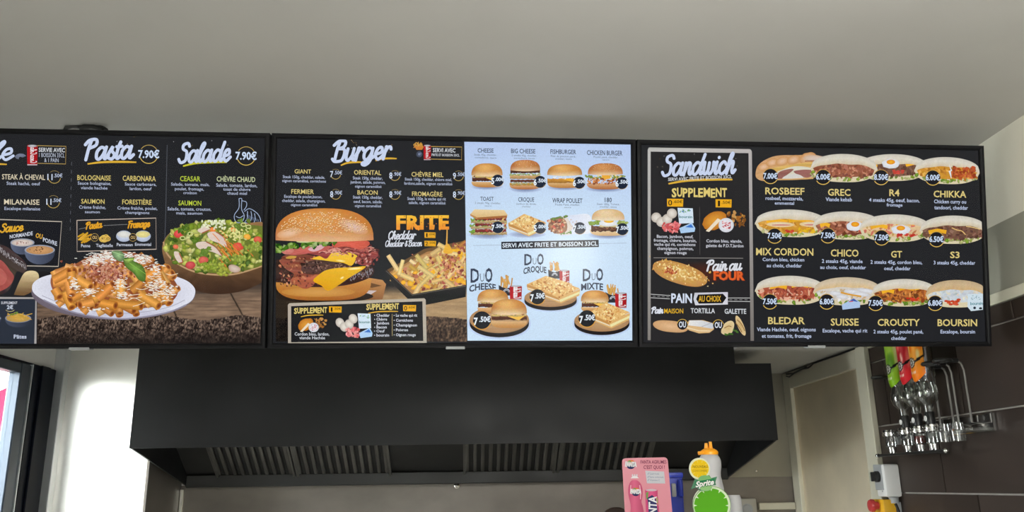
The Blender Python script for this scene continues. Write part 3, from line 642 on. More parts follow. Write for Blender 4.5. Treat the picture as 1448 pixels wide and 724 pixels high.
def sub(k, cx, cy, w, h, fill, rot=.03, top=((222, 216, 202), (214, 198, 168)), green=True, cheese=None, egg=False, seedn=60):
    """a filled bread seen from the side, tapering to both ends"""
    cs, sn = math.cos(rot), math.sin(rot)
    def f(u, v): x, y = u*w/2, v*h/2; return (cx+x*cs-y*sn, cy+x*sn+y*cs)
    up_ = lambda u: -math.sqrt(max(0, 1-u*u))**.86 if abs(u) < 1 else 0
    dn = lambda u: .92*math.sqrt(max(0, 1-abs(u)**2.6)) if abs(u) < 1 else 0
    U = [-1+2*i/28 for i in range(29)]
    k.poly([f(u, up_(u)*.6+.15) for u in U]+[f(u, dn(u)) for u in reversed(U)], lambda x, y: jit((222, 210, 176), 6))
    if green:
        for i in range(26): t = rnd.uniform(-.92, .92); leaf(k, *f(t, dn(t)*.80+rnd.uniform(-.18, .06)), h*.075, rnd.choice([(150, 182, 60), (176, 196, 96), (120, 160, 50), (206, 208, 140)]))
    k.poly([f(u*.93, -.30+.28*u*u-.05) for u in U]+[f(u*.93, dn(u)*.62) for u in reversed(U)], lambda x, y: jit(fill[0], 10))
    def p():
        t = rnd.uniform(-.86, .86); b = dn(t)*.66; a = -.34+.3*t*t; return f(t, a+(b-a)*rnd.random())
    bits(k, p, seedn, h*.085, fill, .55)
    if cheese:
        for x0_, x1_, v in cheese: k.poly([f(x0_, v-.10), f((x0_+x1_)/2, v-.22), f(x1_, v-.12), f(x1_-.02, v+.14), f((x0_+x1_)/2, v+.02), f(x0_+.03, v+.16)], lambda x, y: jit((240, 176, 44), 10))
    low = [f(u*.985, -.30+.34*u*u*u*u+.10*u*u+.03*math.sin(u*9)) for u in reversed(U)]
    upper = [f(u, up_(u)+.02) for u in U]
    k.up(); n = len(U); P = upper+[f(u*.99, (up_(u)*.55+(-.30+.34*u**4+.1*u*u)*.45)) for u in U]+low[::-1]
    C_ = [jit(tuple(v*.93 for v in top[0]), 4) for _ in U]+[jit(top[0], 5) for _ in U]+[jit(top[1], 8) for _ in U]
    k.add(P, C_, [(r*n+i, r*n+i+1, (r+1)*n+i+1, (r+1)*n+i) for r in (0, 1) for i in range(n-1)])
    if egg:
        k.ell(*f(egg[0], egg[1]), w*.13, h*.17, (240, 240, 242), (216, 220, 228), rot, 18, .08); k.ell(*f(egg[0], egg[1]-.12), w*.06, h*.085, (246, 180, 50), (228, 140, 30), rot)
    return f
def cordon(k, x, y, w):
    """escalope, dish of meat and onions"""
    k.ell(x-w*.22, y, w*.3, w*.2, (226, 160, 62), (190, 116, 36), -.5, 20, .06); k.poly([(x-w*.42, y+w*.24), (x-w*.14, y-w*.06), (x-w*.06, y-w*.02), (x-w*.34, y+w*.26)], (240, 226, 200))
    bits(k, lambda: (x+w*.28+rnd.uniform(-.22, .22)*w, y-w*.06+rnd.uniform(-.15, .18)*w), 46, w*.05, [(170, 112, 50), (130, 80, 34), (200, 150, 80)]); k.ell(x+w*.06, y+w*.1, w*.18, w*.17, (240, 240, 244), (214, 216, 224), 0, 20)
    bits(k, lambda: (x+w*.06+rnd.uniform(-.11, .11)*w, y+w*.1+rnd.uniform(-.1, .1)*w), 26, w*.028, [(214, 110, 120), (240, 200, 204), (180, 60, 70)])
def cheesepack(k, x, y, w, h):
    """mushrooms, ham and two white packs"""
    for a, b in ((-.42, -.12), (-.30, .05), (-.16, -.06), (-.05, -.28)): k.ell(x+w*a, y+h*b, w*.12, h*.2, (236, 230, 220), (190, 180, 168), -.5, 14)
    bits(k, lambda: (x-w*.06+rnd.uniform(-.2, .2)*w, y+h*.26+rnd.uniform(-.16, .18)*h), 40, w*.055, [(226, 120, 120), (206, 84, 88), (240, 160, 158)])
    k.poly([(x+w*.08, y-h*.5), (x+w*.44, y-h*.48), (x+w*.46, y+h*.1), (x+w*.12, y+h*.12)], (216, 232, 246)); k.text('boursin', x+w*.12, x+w*.43, y-h*.2, y-h*.1, (40, 120, 120), .02)
    k.poly([(x+w*.12, y+h*.3), (x+w*.42, y+h*.08), (x+w*.5, y+h*.3), (x+w*.48, y+h*.44), (x+w*.16, y+h*.5)], (176, 210, 244)); k.poly([(x+w*.26, y+h*.26), (x+w*.4, y+h*.14), (x+w*.46, y+h*.28)], (60, 120, 210)); bits(k, lambda: (x+w*.28+rnd.uniform(-.14, .14)*w, y-h*.36+rnd.uniform(-.05, .05)*h), 8, w*.03, [(120, 170, 120), (90, 140, 170)])
# ------------------------------------------------------------------ the sheets
def sheet(board, pts, col, name, label, lv=0.0):
    k = Ink(lv); k.poly(pts, col); return k.build(name, board, label)
BK = (37, 38, 41)
s1 = sheet(b1, [(-170, 184), (375.5, 192), (372.5, 487), (-165, 491)], lambda x, y: BK, 'poster', 'black poster with pasta and salad')
s2 = sheet(b2, [(388.5, 192), (656.6, 197), (661, 485), (382.5, 486)], lambda x, y: BK, 'poster', 'black poster with the big burger and fries')
s2w = sheet(b2, [(656.6, 197), (895, 202), (897.5, 485), (661, 485)], lambda x, y: (20, 20, 24), 'poster', 'bright white poster with burgers and toasts')
s3 = sheet(b3, [(906.5, 202), (1388, 211), (1399, 486), (907.5, 485)], lambda x, y: BK, 'poster', 'black poster with the filled sandwiches')
k = Ink(.0002)
k.field(656.6, 200.5, 661, 204, 2, lambda x, y: (196, 212, 244))
k.v, k.f, k.c = [], [], []
nx, ny = 12, 12
for j in range(ny+1):
    for i in range(nx+1):
        u, v = i/nx, j/ny; a = (656.6+4.4*v, 200.5+281.2*v); b = (892.5+1.5*v, 204+277.5*v); k.v.append((a[0]+(b[0]-a[0])*u, a[1]+(b[1]-a[1])*u, .0002)); k.c.append(mixc((186, 206, 244), (206, 229, 251), min(1, v*2.2+.2*math.sin(u*3))))
for j in range(ny):
    for i in range(nx): q = j*(nx+1)+i; k.f.append((q, q+1, q+nx+2, q+nx+1))
k.build('lit_ground', s2w)
# wooden table printed along the foot of the pasta poster and the burger poster
def wood1(x, y):
    edge = 447+3*math.sin(x*.05)+4*fbm(x*.05, 3); t = max(0, min(1, (x-60)/300))
    if y < edge:
        d = max(0, min(1, (y-388-18*(1-t))/34)); g = fbm(x*.06, y*.35)*.5+fbm(x*.02, y*.9)*.5; c = mixc((70, 56, 48), (166, 136, 110), g*1.1+.25*t-.12); seam = min(abs(x-(118+(y-400)*.1)), abs(x-(228+(y-400)*.45)), abs(x-(318+(y-400)*.55)))
        if seam < 1.2: c = tuple(v*.45 for v in c)
        return mixc((31, 30, 31), c, d)
    n = fbm(x*.95, y*.42)*.75+fbm(x*.16, y*.22)*.25; c = mixc((34, 26, 24), (158, 134, 116), max(0, min(1, (n-.43)*3.4))); f = max(0, min(1, (484-y)/22)); return mixc((24, 20, 20), c, .35+.65*f)
k = Ink(.0003); k.field(48, 384, 371, 486, 1.0, wood1); k.build('table_picture', s1, 'printed rough wooden table')
def wood2(x, y):
    if x < 600 and y < 426+(x-390)*.0: pass
    t = max(0, min(1, (x-390)/200)); edge = 446+6*fbm(x*.08, 1)
    n = fbm(x*.8, y*.36)*.7+fbm(x*.14, y*.2)*.3
    if y < edge: c = mixc((96, 72, 50), (206, 172, 124), .25+.5*fbm(x*.07, y*.4)+.35*t-.2)
    else: c = mixc((34, 24, 20), (150, 116, 86), max(0, min(1, (n-.40)*2.6)))
    d = max(0, min(1, (y-404)/14)); c = mixc((32, 31, 32), c, d); s_ = .30+.70*max(0, min(1, (x-400)/150)); return tuple(v*s_+8 for v in c)
k = Ink(.0003); k.field(390, 396, 660, 483, 1.0, wood2); k.build('table_picture', s2, 'printed tan wooden table edge')
# ------------------------------------------------------------------ left board: grill, pasta, salad
def script_part(par, txt, x0, x1, yc, yb, w, rot=0, sw=None, swc=GOLD, lv=.0012, name='heading', dots=0, col=(204, 216, 242)):
    k = Ink(lv)
    script(k, txt, x0, x1, yc, yb, col, w, rot)
    if sw: k2 = Ink(lv-.0002); swoosh(k2, *sw, swc); k2.build('underline', par)
    for _ in range(dots): k.ell(rnd.uniform(x0-8, x1+8), rnd.uniform(yc-4, yb-8), .5, .45, rnd.choice([(200, 190, 160), (190, 150, 70), (210, 210, 214)]), None, 0, 6)
    return k.build(name, par)
script_part(s1, 'le', -8, 19, 200, 226, .36, 0, (-30, 235, 10, 232.5, 2.6), dots=0)
k = Ink(.001); frame_box(k, [(53, 206), (93.5, 207), (93, 232), (52.5, 231)], .8, (200, 168, 96)); k.text('SERVIE AVEC', 55, 92, 209.3, 215, WHITE, .02); k.text('1 BOISSON 33CL', 55.5, 91.5, 216.6, 222.4, (196, 204, 222), .0); k.text('& 1 PAIN', 63, 83, 223.8, 229.4, (196, 204, 222), .0); k.build('offer_box', s1)
k = Ink(.0011); sodacan(k, 38.5, 205, 53.5, 234)
for i in range(9): k.arc(29.5, 224, 3+i*.7, 150+i*6, 330, .5, (120, 128, 150), 2.5+i*.5)
k.build('drink_picture', s1, 'printed red drink can')
LT = (226, 214, 186)
entry(s1, 'STEAK À CHEVAL', 3, 64, 246.8, 254, LT, [('Steak haché, oeuf', 9.5, 57, 257.2, 261.8)]); badge(s1, 78, 250.7, 8.8, '11.50€', 'ring')
entry(s1, 'MILANAISE', 6, 56, 282, 289.3, LT, [('Escalope milanaise', 6.5, 57, 292.8, 297.2)]); badge(s1, 76.5, 285.6, 8.8, '11.50€', 'ring')
YT = (222, 202, 120)
entry(s1, 'BOLOGNAISE', 109.5, 157, 248, 255, YT, [('Sauce bolognaise,', 110, 157.5, 257, 261.4), ('viande hachée', 114.4, 152.2, 263.5, 267.8)])
entry(s1, 'CARBONARA', 173.6, 220.4, 248.8, 256, YT, [('Sauce carbonara,', 176.6, 221.3, 258.3, 262.6), ('lardon, oeuf', 183.6, 214.5, 264.7, 269)])
entry(s1, 'SAUMON', 115, 148, 281.6, 288, YT, [('Crème fraîche,', 112, 149.7, 290.8, 295.3), ('saumon', 120.2, 141.3, 297.6, 301.5)])
entry(s1, 'FORESTIÈRE', 173, 214.5, 282.4, 289.2, YT, [('Crème fraîche, poulet,', 166.2, 222.6, 292.2, 296.6), ('champignons', 177.1, 211.4, 298.6, 302.6)])
GT_ = (188, 206, 66)
entry(s1, 'CEASAR', 254.8, 283.4, 249.3, 256.3, GT_, [('Salade, tomate, maïs,', 242, 296.3, 258.6, 262.8), ('poulet, fromage,', 247.4, 288.4, 265, 269.2), ('croûton', 259.4, 278.4, 270.8, 274.6)])
entry(s1, 'CHÈVRE CHAUD', 306.6, 361, 250, 257, (206, 214, 170), [('Salade, tomate, lardon,', 305.8, 363.7, 259.8, 264.4), ('toast de chèvre', 315.8, 354.3, 265.6, 269.8), ('chaud miel', 321.5, 349.3, 271.2, 275.4)])
entry(s1, 'SAUMON', 252.3, 284.7, 283.8, 290.6, GT_, [('Salade, tomate, crouton,', 237, 298.8, 293.2, 297.8), ('maïs, saumon', 249.4, 286.2, 299.4, 303.4)])
script_part(s1, 'Pasta', 121, 189, 197, 225, .38, -2, (124, 232, 193, 229.5, 3.0), dots=6); badge(s1, 211.2, 218.6, 13, '7.90€', 'price')
script_part(s1, 'Salade', 253, 326, 202, 229, .36, -2, (259, 235, 321, 229.5, 3.2), (206, 200, 52), dots=6); badge(s1, 348.6, 221, 13, '7.90€', 'price')
k = Ink(.0006)
for i in range(9): k.line([(101.5-i*.25, 229+i*11.5), (101.3-i*.25, 234+i*11.5)], .6, (110, 114, 124))
k.build('divider', s1); k = Ink(.0006); k.line([(236.5, 205), (234.5, 300), (233, 345)], .7, (92, 96, 104)); k.build('divider', s1)
# sauce box
k = Ink(.0009, 1e-5); k.poly([(-40, 309), (87.5, 313.5), (82.6, 376.8), (-40, 374.5)], (30, 31, 36)); frame_box(k, [(-40, 309), (87.5, 313.5), (82.6, 376.8), (-40, 374.5)], 1.3, (196, 186, 172))
script(k, 'Sauce', 1, 33, 316, 327.5, (226, 172, 50), .42, -4); k.text('NORMANDE', 14, 46.5, 329.8, 335, (210, 216, 232), .02, rot=-9); k.text('OU', 50.8, 61, 330.5, 337, (222, 170, 60), .03, .3, rot=14); k.text('POIVRE', 61, 81, 338.8, 344.6, (210, 216, 232), .02, rot=17)
def bowl(k, x, y, r, inside, outer=((96, 106, 130), (58, 64, 82)), depth=1.0):
    pts = [(x+r*math.cos(math.pi*i/14), y+r*depth*math.sin(math.pi*i/14)**.8) for i in range(15)]; k.shape(pts, lambda a, b, t: mixc(outer[0], outer[1], max(0, min(1, (a-x)/r*.5+.5))), 3, (x, y+r*.4)); k.ell(x, y, r, r*.34, mixc(outer[0], (255, 255, 255), .35), None, 0, 24); k.ell(x, y+.3, r*.9, r*.28, inside, tuple(v*.85 for v in inside), 0, 22)
bowl(k, 32, 343, 17, (232, 216, 206)); bits(k, lambda: (32+rnd.uniform(-8, 8), 343+rnd.uniform(-2, 2)), 14, 1.1, [(120, 80, 76), (190, 150, 140)]); bowl(k, 56.5, 353.5, 21.5, (216, 162, 108), depth=.95); bits(k, lambda: (54+rnd.gauss(0, 4.5), 353+rnd.gauss(0, 2)), 30, .9, [(60, 36, 26), (90, 56, 36)])
k.build('sauce_box', s1, 'framed box with two sauce bowls')
# steak
k = Ink(.0012); k.poly(crom([(-20, 352), (2, 346), (22, 358), (38, 374), (34, 386), (24, 384), (18, 400), (8, 414), (-20, 420)], 4), lambda x, y: jit((74, 60, 58), 14))
k.poly(crom([(-20, 362), (2, 368), (14, 382), (20, 392), (14, 404), (0, 412), (-20, 414)], 4), lambda x, y: jit((166, 84, 78), 10)); k.poly(crom([(-20, 372), (2, 380), (10, 392), (4, 403), (-20, 406)], 4), lambda x, y: jit((186, 100, 92), 8))
bits(k, lambda: (rnd.uniform(0, 36), 350+rnd.uniform(0, 34)) , 0, 1, [BK])
for i in range(70):
    t = rnd.random(); k.line([(t*36, 350+t*24+rnd.uniform(-2, 8)), (t*36+2.2, 352+t*24+rnd.uniform(-2, 8))], .7, rnd.choice([(150, 146, 150), (40, 34, 36), (120, 110, 112), (190, 186, 190)]))
k.poly(crom([(20, 417), (28, 398), (36, 385), (48, 383), (55, 388), (54, 400), (46, 412), (34, 418)], 4), lambda x, y: jit(mixc((226, 206, 160), (120, 92, 62), max(0, min(1, (y-386)/26))), 9)); k.build('steak_picture', s1, 'printed sliced steak and bread')
# chips box at the lower left
k = Ink(.0013, 1e-5); k.poly([(-40, 419), (53, 420.5), (52, 486), (-40, 486)], (44, 50, 62)); k.line([(-40, 421), (51.3, 421.6), (50.3, 486)], 3.0, (168, 164, 162)); k.text('SUPPLEMENT', 2, 25, 426.4, 430, (214, 216, 226), .015); k.text('2€', 10, 19, 431.8, 437, (206, 214, 230), .03); k.arc(14.6, 436, 7, 30, 150, .8, (190, 176, 120), 4.5)
bowl(k, 26, 450, 18.5, (210, 170, 90), ((70, 78, 98), (46, 52, 66)), .7)
for i in range(36): fry(k, 26+rnd.gauss(0, 7), 447+rnd.uniform(-4, 4), rnd.uniform(5, 9), rnd.uniform(-.8, .8), 1.2, (226, 178, 76))
frill(k, 14, 26, 446, 442, 2, (120, 150, 60), 7); bowl(k, -8, 450, 10, (190, 190, 196)); k.text('Pâtes', 20, 38, 473.2, 478.6, (206, 214, 234), .02); k.build('side_dish_box', s1, 'framed box with a bowl of chips')
# pasta and cheese choice box
k = Ink(.0010, 1e-5); frame_box(k, [(109, 311.6), (220.6, 308.4), (221.2, 352.4), (109.2, 355.6)], 1.1, (206, 188, 174)); script(k, 'Pasta', 122, 144.5, 313.6, 323, (228, 164, 44), .46, -6); script(k, 'Fromage', 181.5, 212, 312, 321.6, (228, 164, 44), .46, -3)
for i in range(10): k.line([(112+i*1.0, 324-i*.2), (112.5+i*1.0, 323.9-i*.2)], .7, (180, 180, 180))
for i in range(17): k.line([(147+i*2, 319-i*.1), (148.2+i*2, 318.9-i*.1)], .7, (170, 170, 170))
for i in range(14): fry(k, 120+rnd.uniform(-6, 6), 337+rnd.uniform(-5, 4), 10, -.6+rnd.uniform(-.3, .3), 2.6, (232, 180, 56))
for i in range(9): k.arc(150+rnd.uniform(-5, 5), 337+rnd.uniform(-2, 2), rnd.uniform(3, 6), 0, 350, 1.1, jit((232, 190, 96), 16), rnd.uniform(2, 4.5))
for x_, fill_ in ((175.5, (232, 232, 226)), (202.5, (238, 226, 150))): k.ell(x_, 334, 11, 8, (214, 222, 238), (170, 182, 206), 0, 22, 0, 3); k.ell(x_, 331.5, 9.6, 4.6, fill_, tuple(v*.9 for v in fill_), 0, 18, .05)
for x_ in (134.2, 188.2): k.ell(x_, 335.8, 5.4, 5.4, (32, 32, 36), None, 0, 18); k.arc(x_, 335.8, 5.4, 0, 360, .6, (190, 160, 90)); k.text('OU', x_-3.2, x_+3.2, 333.6, 338, (214, 180, 110), .03)
for t, a, b, y in (('Penne', 115, 128, 349.6), ('Tagliatelle', 136, 160, 349.2), ('Parmesan', 165.4, 188, 348), ('Emmental', 191.2, 214, 347.6)): k.text(t, a, b, y-4.2, y, (200, 206, 222), .02)
k.build('choice_box', s1, 'framed box of pasta and cheese choices')
# oil jug and bread sketch
k = Ink(.0008); Cb = (170, 188, 220)
for p in ([(338, 281), (338.4, 290), (337, 296), (331.5, 304), (332.5, 312), (337, 315), (343, 313), (345.5, 305), (342, 297), (341.5, 290), (342, 281), (338, 281)], [(343, 284), (348.5, 286), (348.5, 292), (345, 297)], [(346, 299), (353, 295), (364, 302), (368.5, 311), (366, 317), (356, 318), (346, 314)], [(350, 299), (350, 308), (347, 313)], [(355, 299), (356, 308), (352, 316)], [(360, 302), (361, 310), (358, 317)], [(334, 306), (339, 308), (344, 305)], [(333, 316), (350, 319), (366, 318.5)]): k.brush(crom(p, 3), .9, Cb)
for i in range(10): k.line([(349+i*1.8, 303+i*.8), (350+i*1.8, 309+i*.6)], .4, (130, 146, 180))
k.build('jug_sketch', s1, 'chalk sketch of an oil jug and a loaf')
# salad bowl
k = Ink(.0016, 6e-6, clip=(225, 300, 371.4, 486)); O = crom([(230.5, 345), (231, 362), (240, 386), (258, 402), (285, 413), (312, 416), (345, 411), (371, 399), (385, 390), (385, 320), (340, 316), (300, 312), (262, 318), (240, 330)], 5, True)
k.shape(O, lambda x, y, t: tuple(v*(.80+.4*fbm(x*.15, y*.3)) for v in mixc((150, 112, 74), (66, 46, 34), max(0, min(1, (y-352)/58)))), 6, (305, 366))
rim = crom([(231.5, 342), (236, 358), (250, 372), (275, 384), (305, 388.5), (335, 387), (371, 376), (385, 370)], 6); k.line(rim, 3.0, (206, 170, 126), (140, 104, 70))
k.poly(crom([(233, 345), (240, 331), (262, 318), (300, 312), (345, 317), (385, 326), (385, 366), (350, 382), (318, 386.5), (285, 384), (258, 373), (240, 360)], 5, True), lambda x, y: (110, 122, 50))
def inb():
    while True:
        x, y = rnd.uniform(234, 374), rnd.uniform(312, 386)
        if ((x-306)/75)**2+((y-349)/37)**2 < 1: return x, y
for i in range(330):
    x, y = inb(); leaf(k, x, y, rnd.uniform(2.4, 5.5), rnd.choice([(146, 172, 60), (188, 200, 76), (210, 214, 104), (112, 146, 50), (222, 222, 140), (170, 188, 70), (84, 116, 46), (206, 206, 110)]))
for x, y, r, c in ((270, 375, 7, (190, 66, 66)), (288, 368, 7, (200, 84, 70)), (253, 331, 7, (206, 64, 62)), (337, 349, 7.5, (212, 72, 56)), (365, 339, 6, (206, 84, 60)), (249, 349, 4, (220, 104, 70)), (301, 325, 4.5, (230, 120, 50)), (330, 325, 4, (232, 130, 60)), (350, 335, 5, (236, 160, 50))): k.ell(x, y, r, r*.78, jit(tuple(min(255, v+30) for v in c), 6), c, rnd.uniform(-.4, .4), 14, .06, 3, (-.2, -.35))
for P in ([(278, 344), (292, 342), (306, 350), (315, 362), (300, 356), (282, 352)], [(294, 330), (306, 328), (318, 337), (323, 352), (312, 345), (298, 339)], [(280, 325), (292, 320), (298, 324), (286, 330)], [(247, 356), (254, 358), (259, 370), (254, 372), (248, 364)]): k.poly(crom(P, 4, True), lambda x, y: jit((226, 206, 192), 8)); k.line(crom(P[1:4], 4), 1.6, (170, 96, 66))
for i in range(26): x, y = 326+rnd.gauss(0, 10), 352+rnd.gauss(0, 11); k.line([(x-5, y-5), (x, y), (x+5, y+6)], 1.1, jit((222, 130, 60), 18))
for i in range(50): x, y = 286+rnd.uniform(0, 34), 312+rnd.uniform(0, 12); k.ell(x, y, 2.2, 1.2, jit((228, 230, 196), 12), None, rnd.uniform(0, 3), 7, .2)
for i in range(60): x, y = 333+rnd.gauss(0, 9), 331+rnd.gauss(0, 5); k.ell(x, y, 2.0, 1.2, jit((220, 218, 140), 14), None, rnd.uniform(0, 3), 7, .2)
for x, y, n_, c in ((340, 366, 26, (176, 196, 84)), (360, 350, 26, (172, 190, 80)), (295, 377, 22, (160, 184, 66)), (316, 381, 22, (184, 194, 76)), (290, 356, 22, (124, 160, 62)), (262, 325, 14, (96, 130, 44)), (340, 318, 12, (120, 150, 60))):
    for i in range(n_): leaf(k, x+rnd.gauss(0, 5), y+rnd.gauss(0, 3.4), rnd.uniform(2, 4), c)
for x, y in ((345, 318), (352, 321), (259, 337), (270, 331)): k.arc(x, y, 3.4, 0, 350, 1.4, (206, 214, 140), 2.4)
k.ell(332, 380, 9, 5.5, (222, 204, 190), (190, 160, 140), .3, 14, .08)
k.build('salad_picture', s1, 'printed salad in a wooden bowl')
# pasta plate
k = Ink(.0028, 5e-6); k.ell(161, 414, 116, 38, (150, 142, 160), (110, 100, 112), 0.01, 48, 0, 3)
PL = [(46, 407), (50, 398), (66, 390), (100, 384), (160, 380), (220, 385), (258, 394), (274, 405), (276, 416), (268, 428), (240, 440), (205, 447), (170, 450), (130, 446), (95, 438), (66, 426), (50, 416)]
k.shape(crom(PL, 4, True), lambda x, y, t: mixc((196, 196, 214), (232, 234, 246), max(0, min(1, t*1.4-.5)))if y < 440 else (206, 206, 224), 6, (160, 414)); k.line(crom([(62, 424), (95, 438.5), (130, 447), (170, 451), (205, 448), (240, 441), (264, 431)], 5), 2.0, (150, 146, 166)); k.line(crom([(60, 418), (95, 432), (130, 439.5), (170, 443), (205, 441), (240, 434), (262, 424)], 5), 1.0, (176, 174, 194))
k.poly(crom([(72, 400), (80, 384), (106, 374), (128, 362), (160, 356), (192, 358), (222, 374), (240, 388), (252, 406), (248, 422), (230, 432), (190, 437), (150, 439), (110, 432), (84, 422)], 4, True), lambda x, y: jit((150, 84, 50), 14))
def inh():
    while True:
        x, y = rnd.uniform(72, 252), rnd.uniform(358, 437)
        if ((x-162)/88)**2+((y-402)/37)**2 < 1: return x, y
def penne(x, y, l, a, w, c):
    dx, dy = math.cos(a)*l/2, math.sin(a)*l/2; c = jit(c, 14); k.line([(x-dx, y-dy), (x-dx*.3, y-dy*.3+.5), (x+dx, y+dy)], w, tuple(min(255, v+22) for v in c), tuple(v*.78 for v in c)); k.ell(x+dx, y+dy, w*.30, w*.5, (112, 52, 28), tuple(v*.95 for v in c), a, 14, 0, 3)
for i in range(80):
    x, y = inh(); penne(x, y, rnd.uniform(18, 28), rnd.choice([-.5, -.3, .4, .7, 1.2, 2.6, -.9])+rnd.uniform(-.3, .3), rnd.uniform(9, 12), rnd.choice([(222, 150, 70), (206, 128, 58), (230, 168, 92), (214, 140, 74)]))
bits(k, lambda: (152+rnd.gauss(0, 20), 383+rnd.gauss(0, 9)), 420, 2.4, [(160, 92, 74), (186, 116, 92), (128, 66, 54), (202, 140, 114), (214, 160, 132)], .7)
for x, y, l, a in ((95, 388, 26, -.4), (88, 398, 24, -.2), (120, 400, 22, .55), (98, 424, 24, 1.15), (112, 417, 26, 2.65), (142, 417, 28, 2.5), (124, 429, 20, 2.9), (178, 430, 46, .12), (172, 408, 26, 1.5), (212, 424, 32, .55), (230, 400, 26, 1.1), (234, 420, 22, .9), (216, 386, 26, -.6), (100, 408, 20, 1.3), (154, 430, 22, .2), (82, 414, 14, 1.0), (88, 390, 26, -.5), (104, 396, 24, 1.35), (150, 412, 30, -.75)): penne(x, y, l, a, 12.5, (224, 148, 62))
def snow(x, y, sx_, sy_, n_):
    for i in range(n_):
        a, b = x+rnd.gauss(0, sx_), y+rnd.gauss(0, sy_)
        if ((a-162)/92)**2+((b-402)/47)**2 > 1: continue
        k.line([(a-1.8, b-rnd.uniform(-1, 1)), (a+1.8, b+rnd.uniform(-1, 1))], .9, jit((234, 232, 224), 10))
for a in ((162, 362, 20, 4, 200), (200, 366, 12, 5, 130), (135, 370, 8, 4, 60), (128, 412, 6, 3, 50), (172, 404, 5, 5, 45), (106, 402, 4, 6, 45), (222, 402, 7, 8, 80), (240, 415, 6, 6, 60), (175, 419, 5, 3, 30), (222, 380, 6, 5, 40), (140, 437, 6, 1.5, 20)): snow(*a)
for i in range(16): x, y = 214+rnd.gauss(0, 16), 412+rnd.gauss(0, 8); k.line(crom([(x-8, y+rnd.uniform(-4, 4)), (x, y), (x+9, y+rnd.uniform(-4, 4))], 4), .8, (238, 226, 200))
for P, c in (([(176, 366), (184, 365), (192, 370), (203, 376), (208, 388), (206, 398), (198, 396), (190, 386), (180, 378)], (112, 152, 66)), ([(160, 356), (172, 355), (178, 362), (174, 370), (164, 366)], (138, 172, 122)), ([(178, 368), (188, 364), (192, 367), (182, 373)], (150, 180, 90))): k.shape(crom(P, 4, True), lambda x, y, t, c=c: jit(mixc(tuple(v*1.15 for v in c), tuple(v*.7 for v in c), t), 8), 3); k.line(crom([P[0], P[len(P)//2]], 3), .6, tuple(v*1.3 for v in c))
k.build('pasta_picture', s1, 'printed plate of penne with cheese and basil')
# ------------------------------------------------------------------ middle board, dark half: the big burger and the fries
script_part(s2, 'Burger', 470, 553, 198.5, 226.5, .36, -2.6, (482, 234, 513, 229.5, 2.8), dots=14)
k = Ink(.0012); swoosh(k, 531, 227.4, 561, 224.4, 2.6, GOLD); k.build('underline', s2)
k = Ink(.001); frame_box(k, [(609, 207.2), (653, 208), (652.6, 226), (608.6, 225)], .8, (206, 170, 86)); k.text('SERVI AVEC', 612, 644, 209.8, 215.4, WHITE, .02); k.text('FRITE ET BOISSON 33CL', 610.4, 649.8, 217.6, 221, WHITE, .015); k.build('offer_box', s2)
k = Ink(.0013); 
for i in range(20): fry(k, 592.5+rnd.uniform(-6, 6), 206+rnd.uniform(-3, 2.5), rnd.uniform(5, 8), -1.57+rnd.uniform(-.9, .9), 1.1, (224, 164, 72))
k.poly([(586, 207), (599.5, 207), (597, 212), (589, 212)], (206, 132, 58)); k.ell(593, 218.2, 4.4, 4.4, (130, 142, 170), (60, 66, 80), 0, 18); k.arc(593, 218.2, 2.6, 0, 300, .6, (20, 22, 30)); sodacan(k, 599, 205, 609.4, 226.5); k.build('drink_picture', s2, 'printed fries and red drink can')
BT = (222, 202, 128)
entry(s2, 'GIANT', 416.6, 440, 239.6, 245.4, BT, [('Steak 150g, cheddar, salade,', 400, 459.5, 248.4, 252.4), ('oignon caramélisé, cornichons', 399, 461, 254, 257.8)]); badge(s2, 475, 246.6, 7, '7.50€', 'ring')
entry(s2, 'FERMIER', 412, 444, 267.8, 274.2, BT, [('Escalope de poulet,bacon,', 402, 455.5, 275.9, 280), ('cheddar, salade, champignon,', 399, 460, 281.9, 286), ('oignon caramélisé', 411.4, 449, 287.8, 291.6)]); badge(s2, 475, 275, 7, '8.90€', 'ring')
entry(s2, 'ORIENTAL', 500.7, 539, 240.8, 247.2, BT, [('Steak 150g, cheddar,', 499, 541, 249.9, 254), ('jambon, salade, poivron,', 495.5, 545, 255.6, 259.7), ('oignon caramélisé', 502, 539.5, 261.7, 265.5)]); badge(s2, 558.5, 248.6, 7, '8.90€', 'ring')
entry(s2, 'BACON', 505.5, 534, 269.2, 275.2, BT, [('Steak 150g, cheddar,', 499, 541, 276.9, 281), ('oeuf, bacon, salade,', 500, 540.5, 283, 287.2), ('oignon caramélisé', 501.7, 539, 289.2, 293)]); badge(s2, 558.5, 275.2, 7, '8.90€', 'ring')
entry(s2, 'CHÈVRE MIEL', 582, 627, 243.6, 250, BT, [('Steak 150g, cheddar, chèvre miel,', 572.5, 639, 251.8, 255.7), ('lardons,salade, oignon caramélisé', 571.8, 639.6, 257.6, 261.6)]); badge(s2, 648.3, 249, 7, '9.50€', 'ring')
entry(s2, 'FROMAGÈRE', 582.7, 625.6, 271.2, 277.6, BT, [('Steak 150g, la vache qui rit', 576, 630.5, 279, 283.2), ('salade, oignon caramélisé', 578, 630, 284.8, 288.8)]); badge(s2, 648.3, 275.4, 7, '8.90€', 'ring')
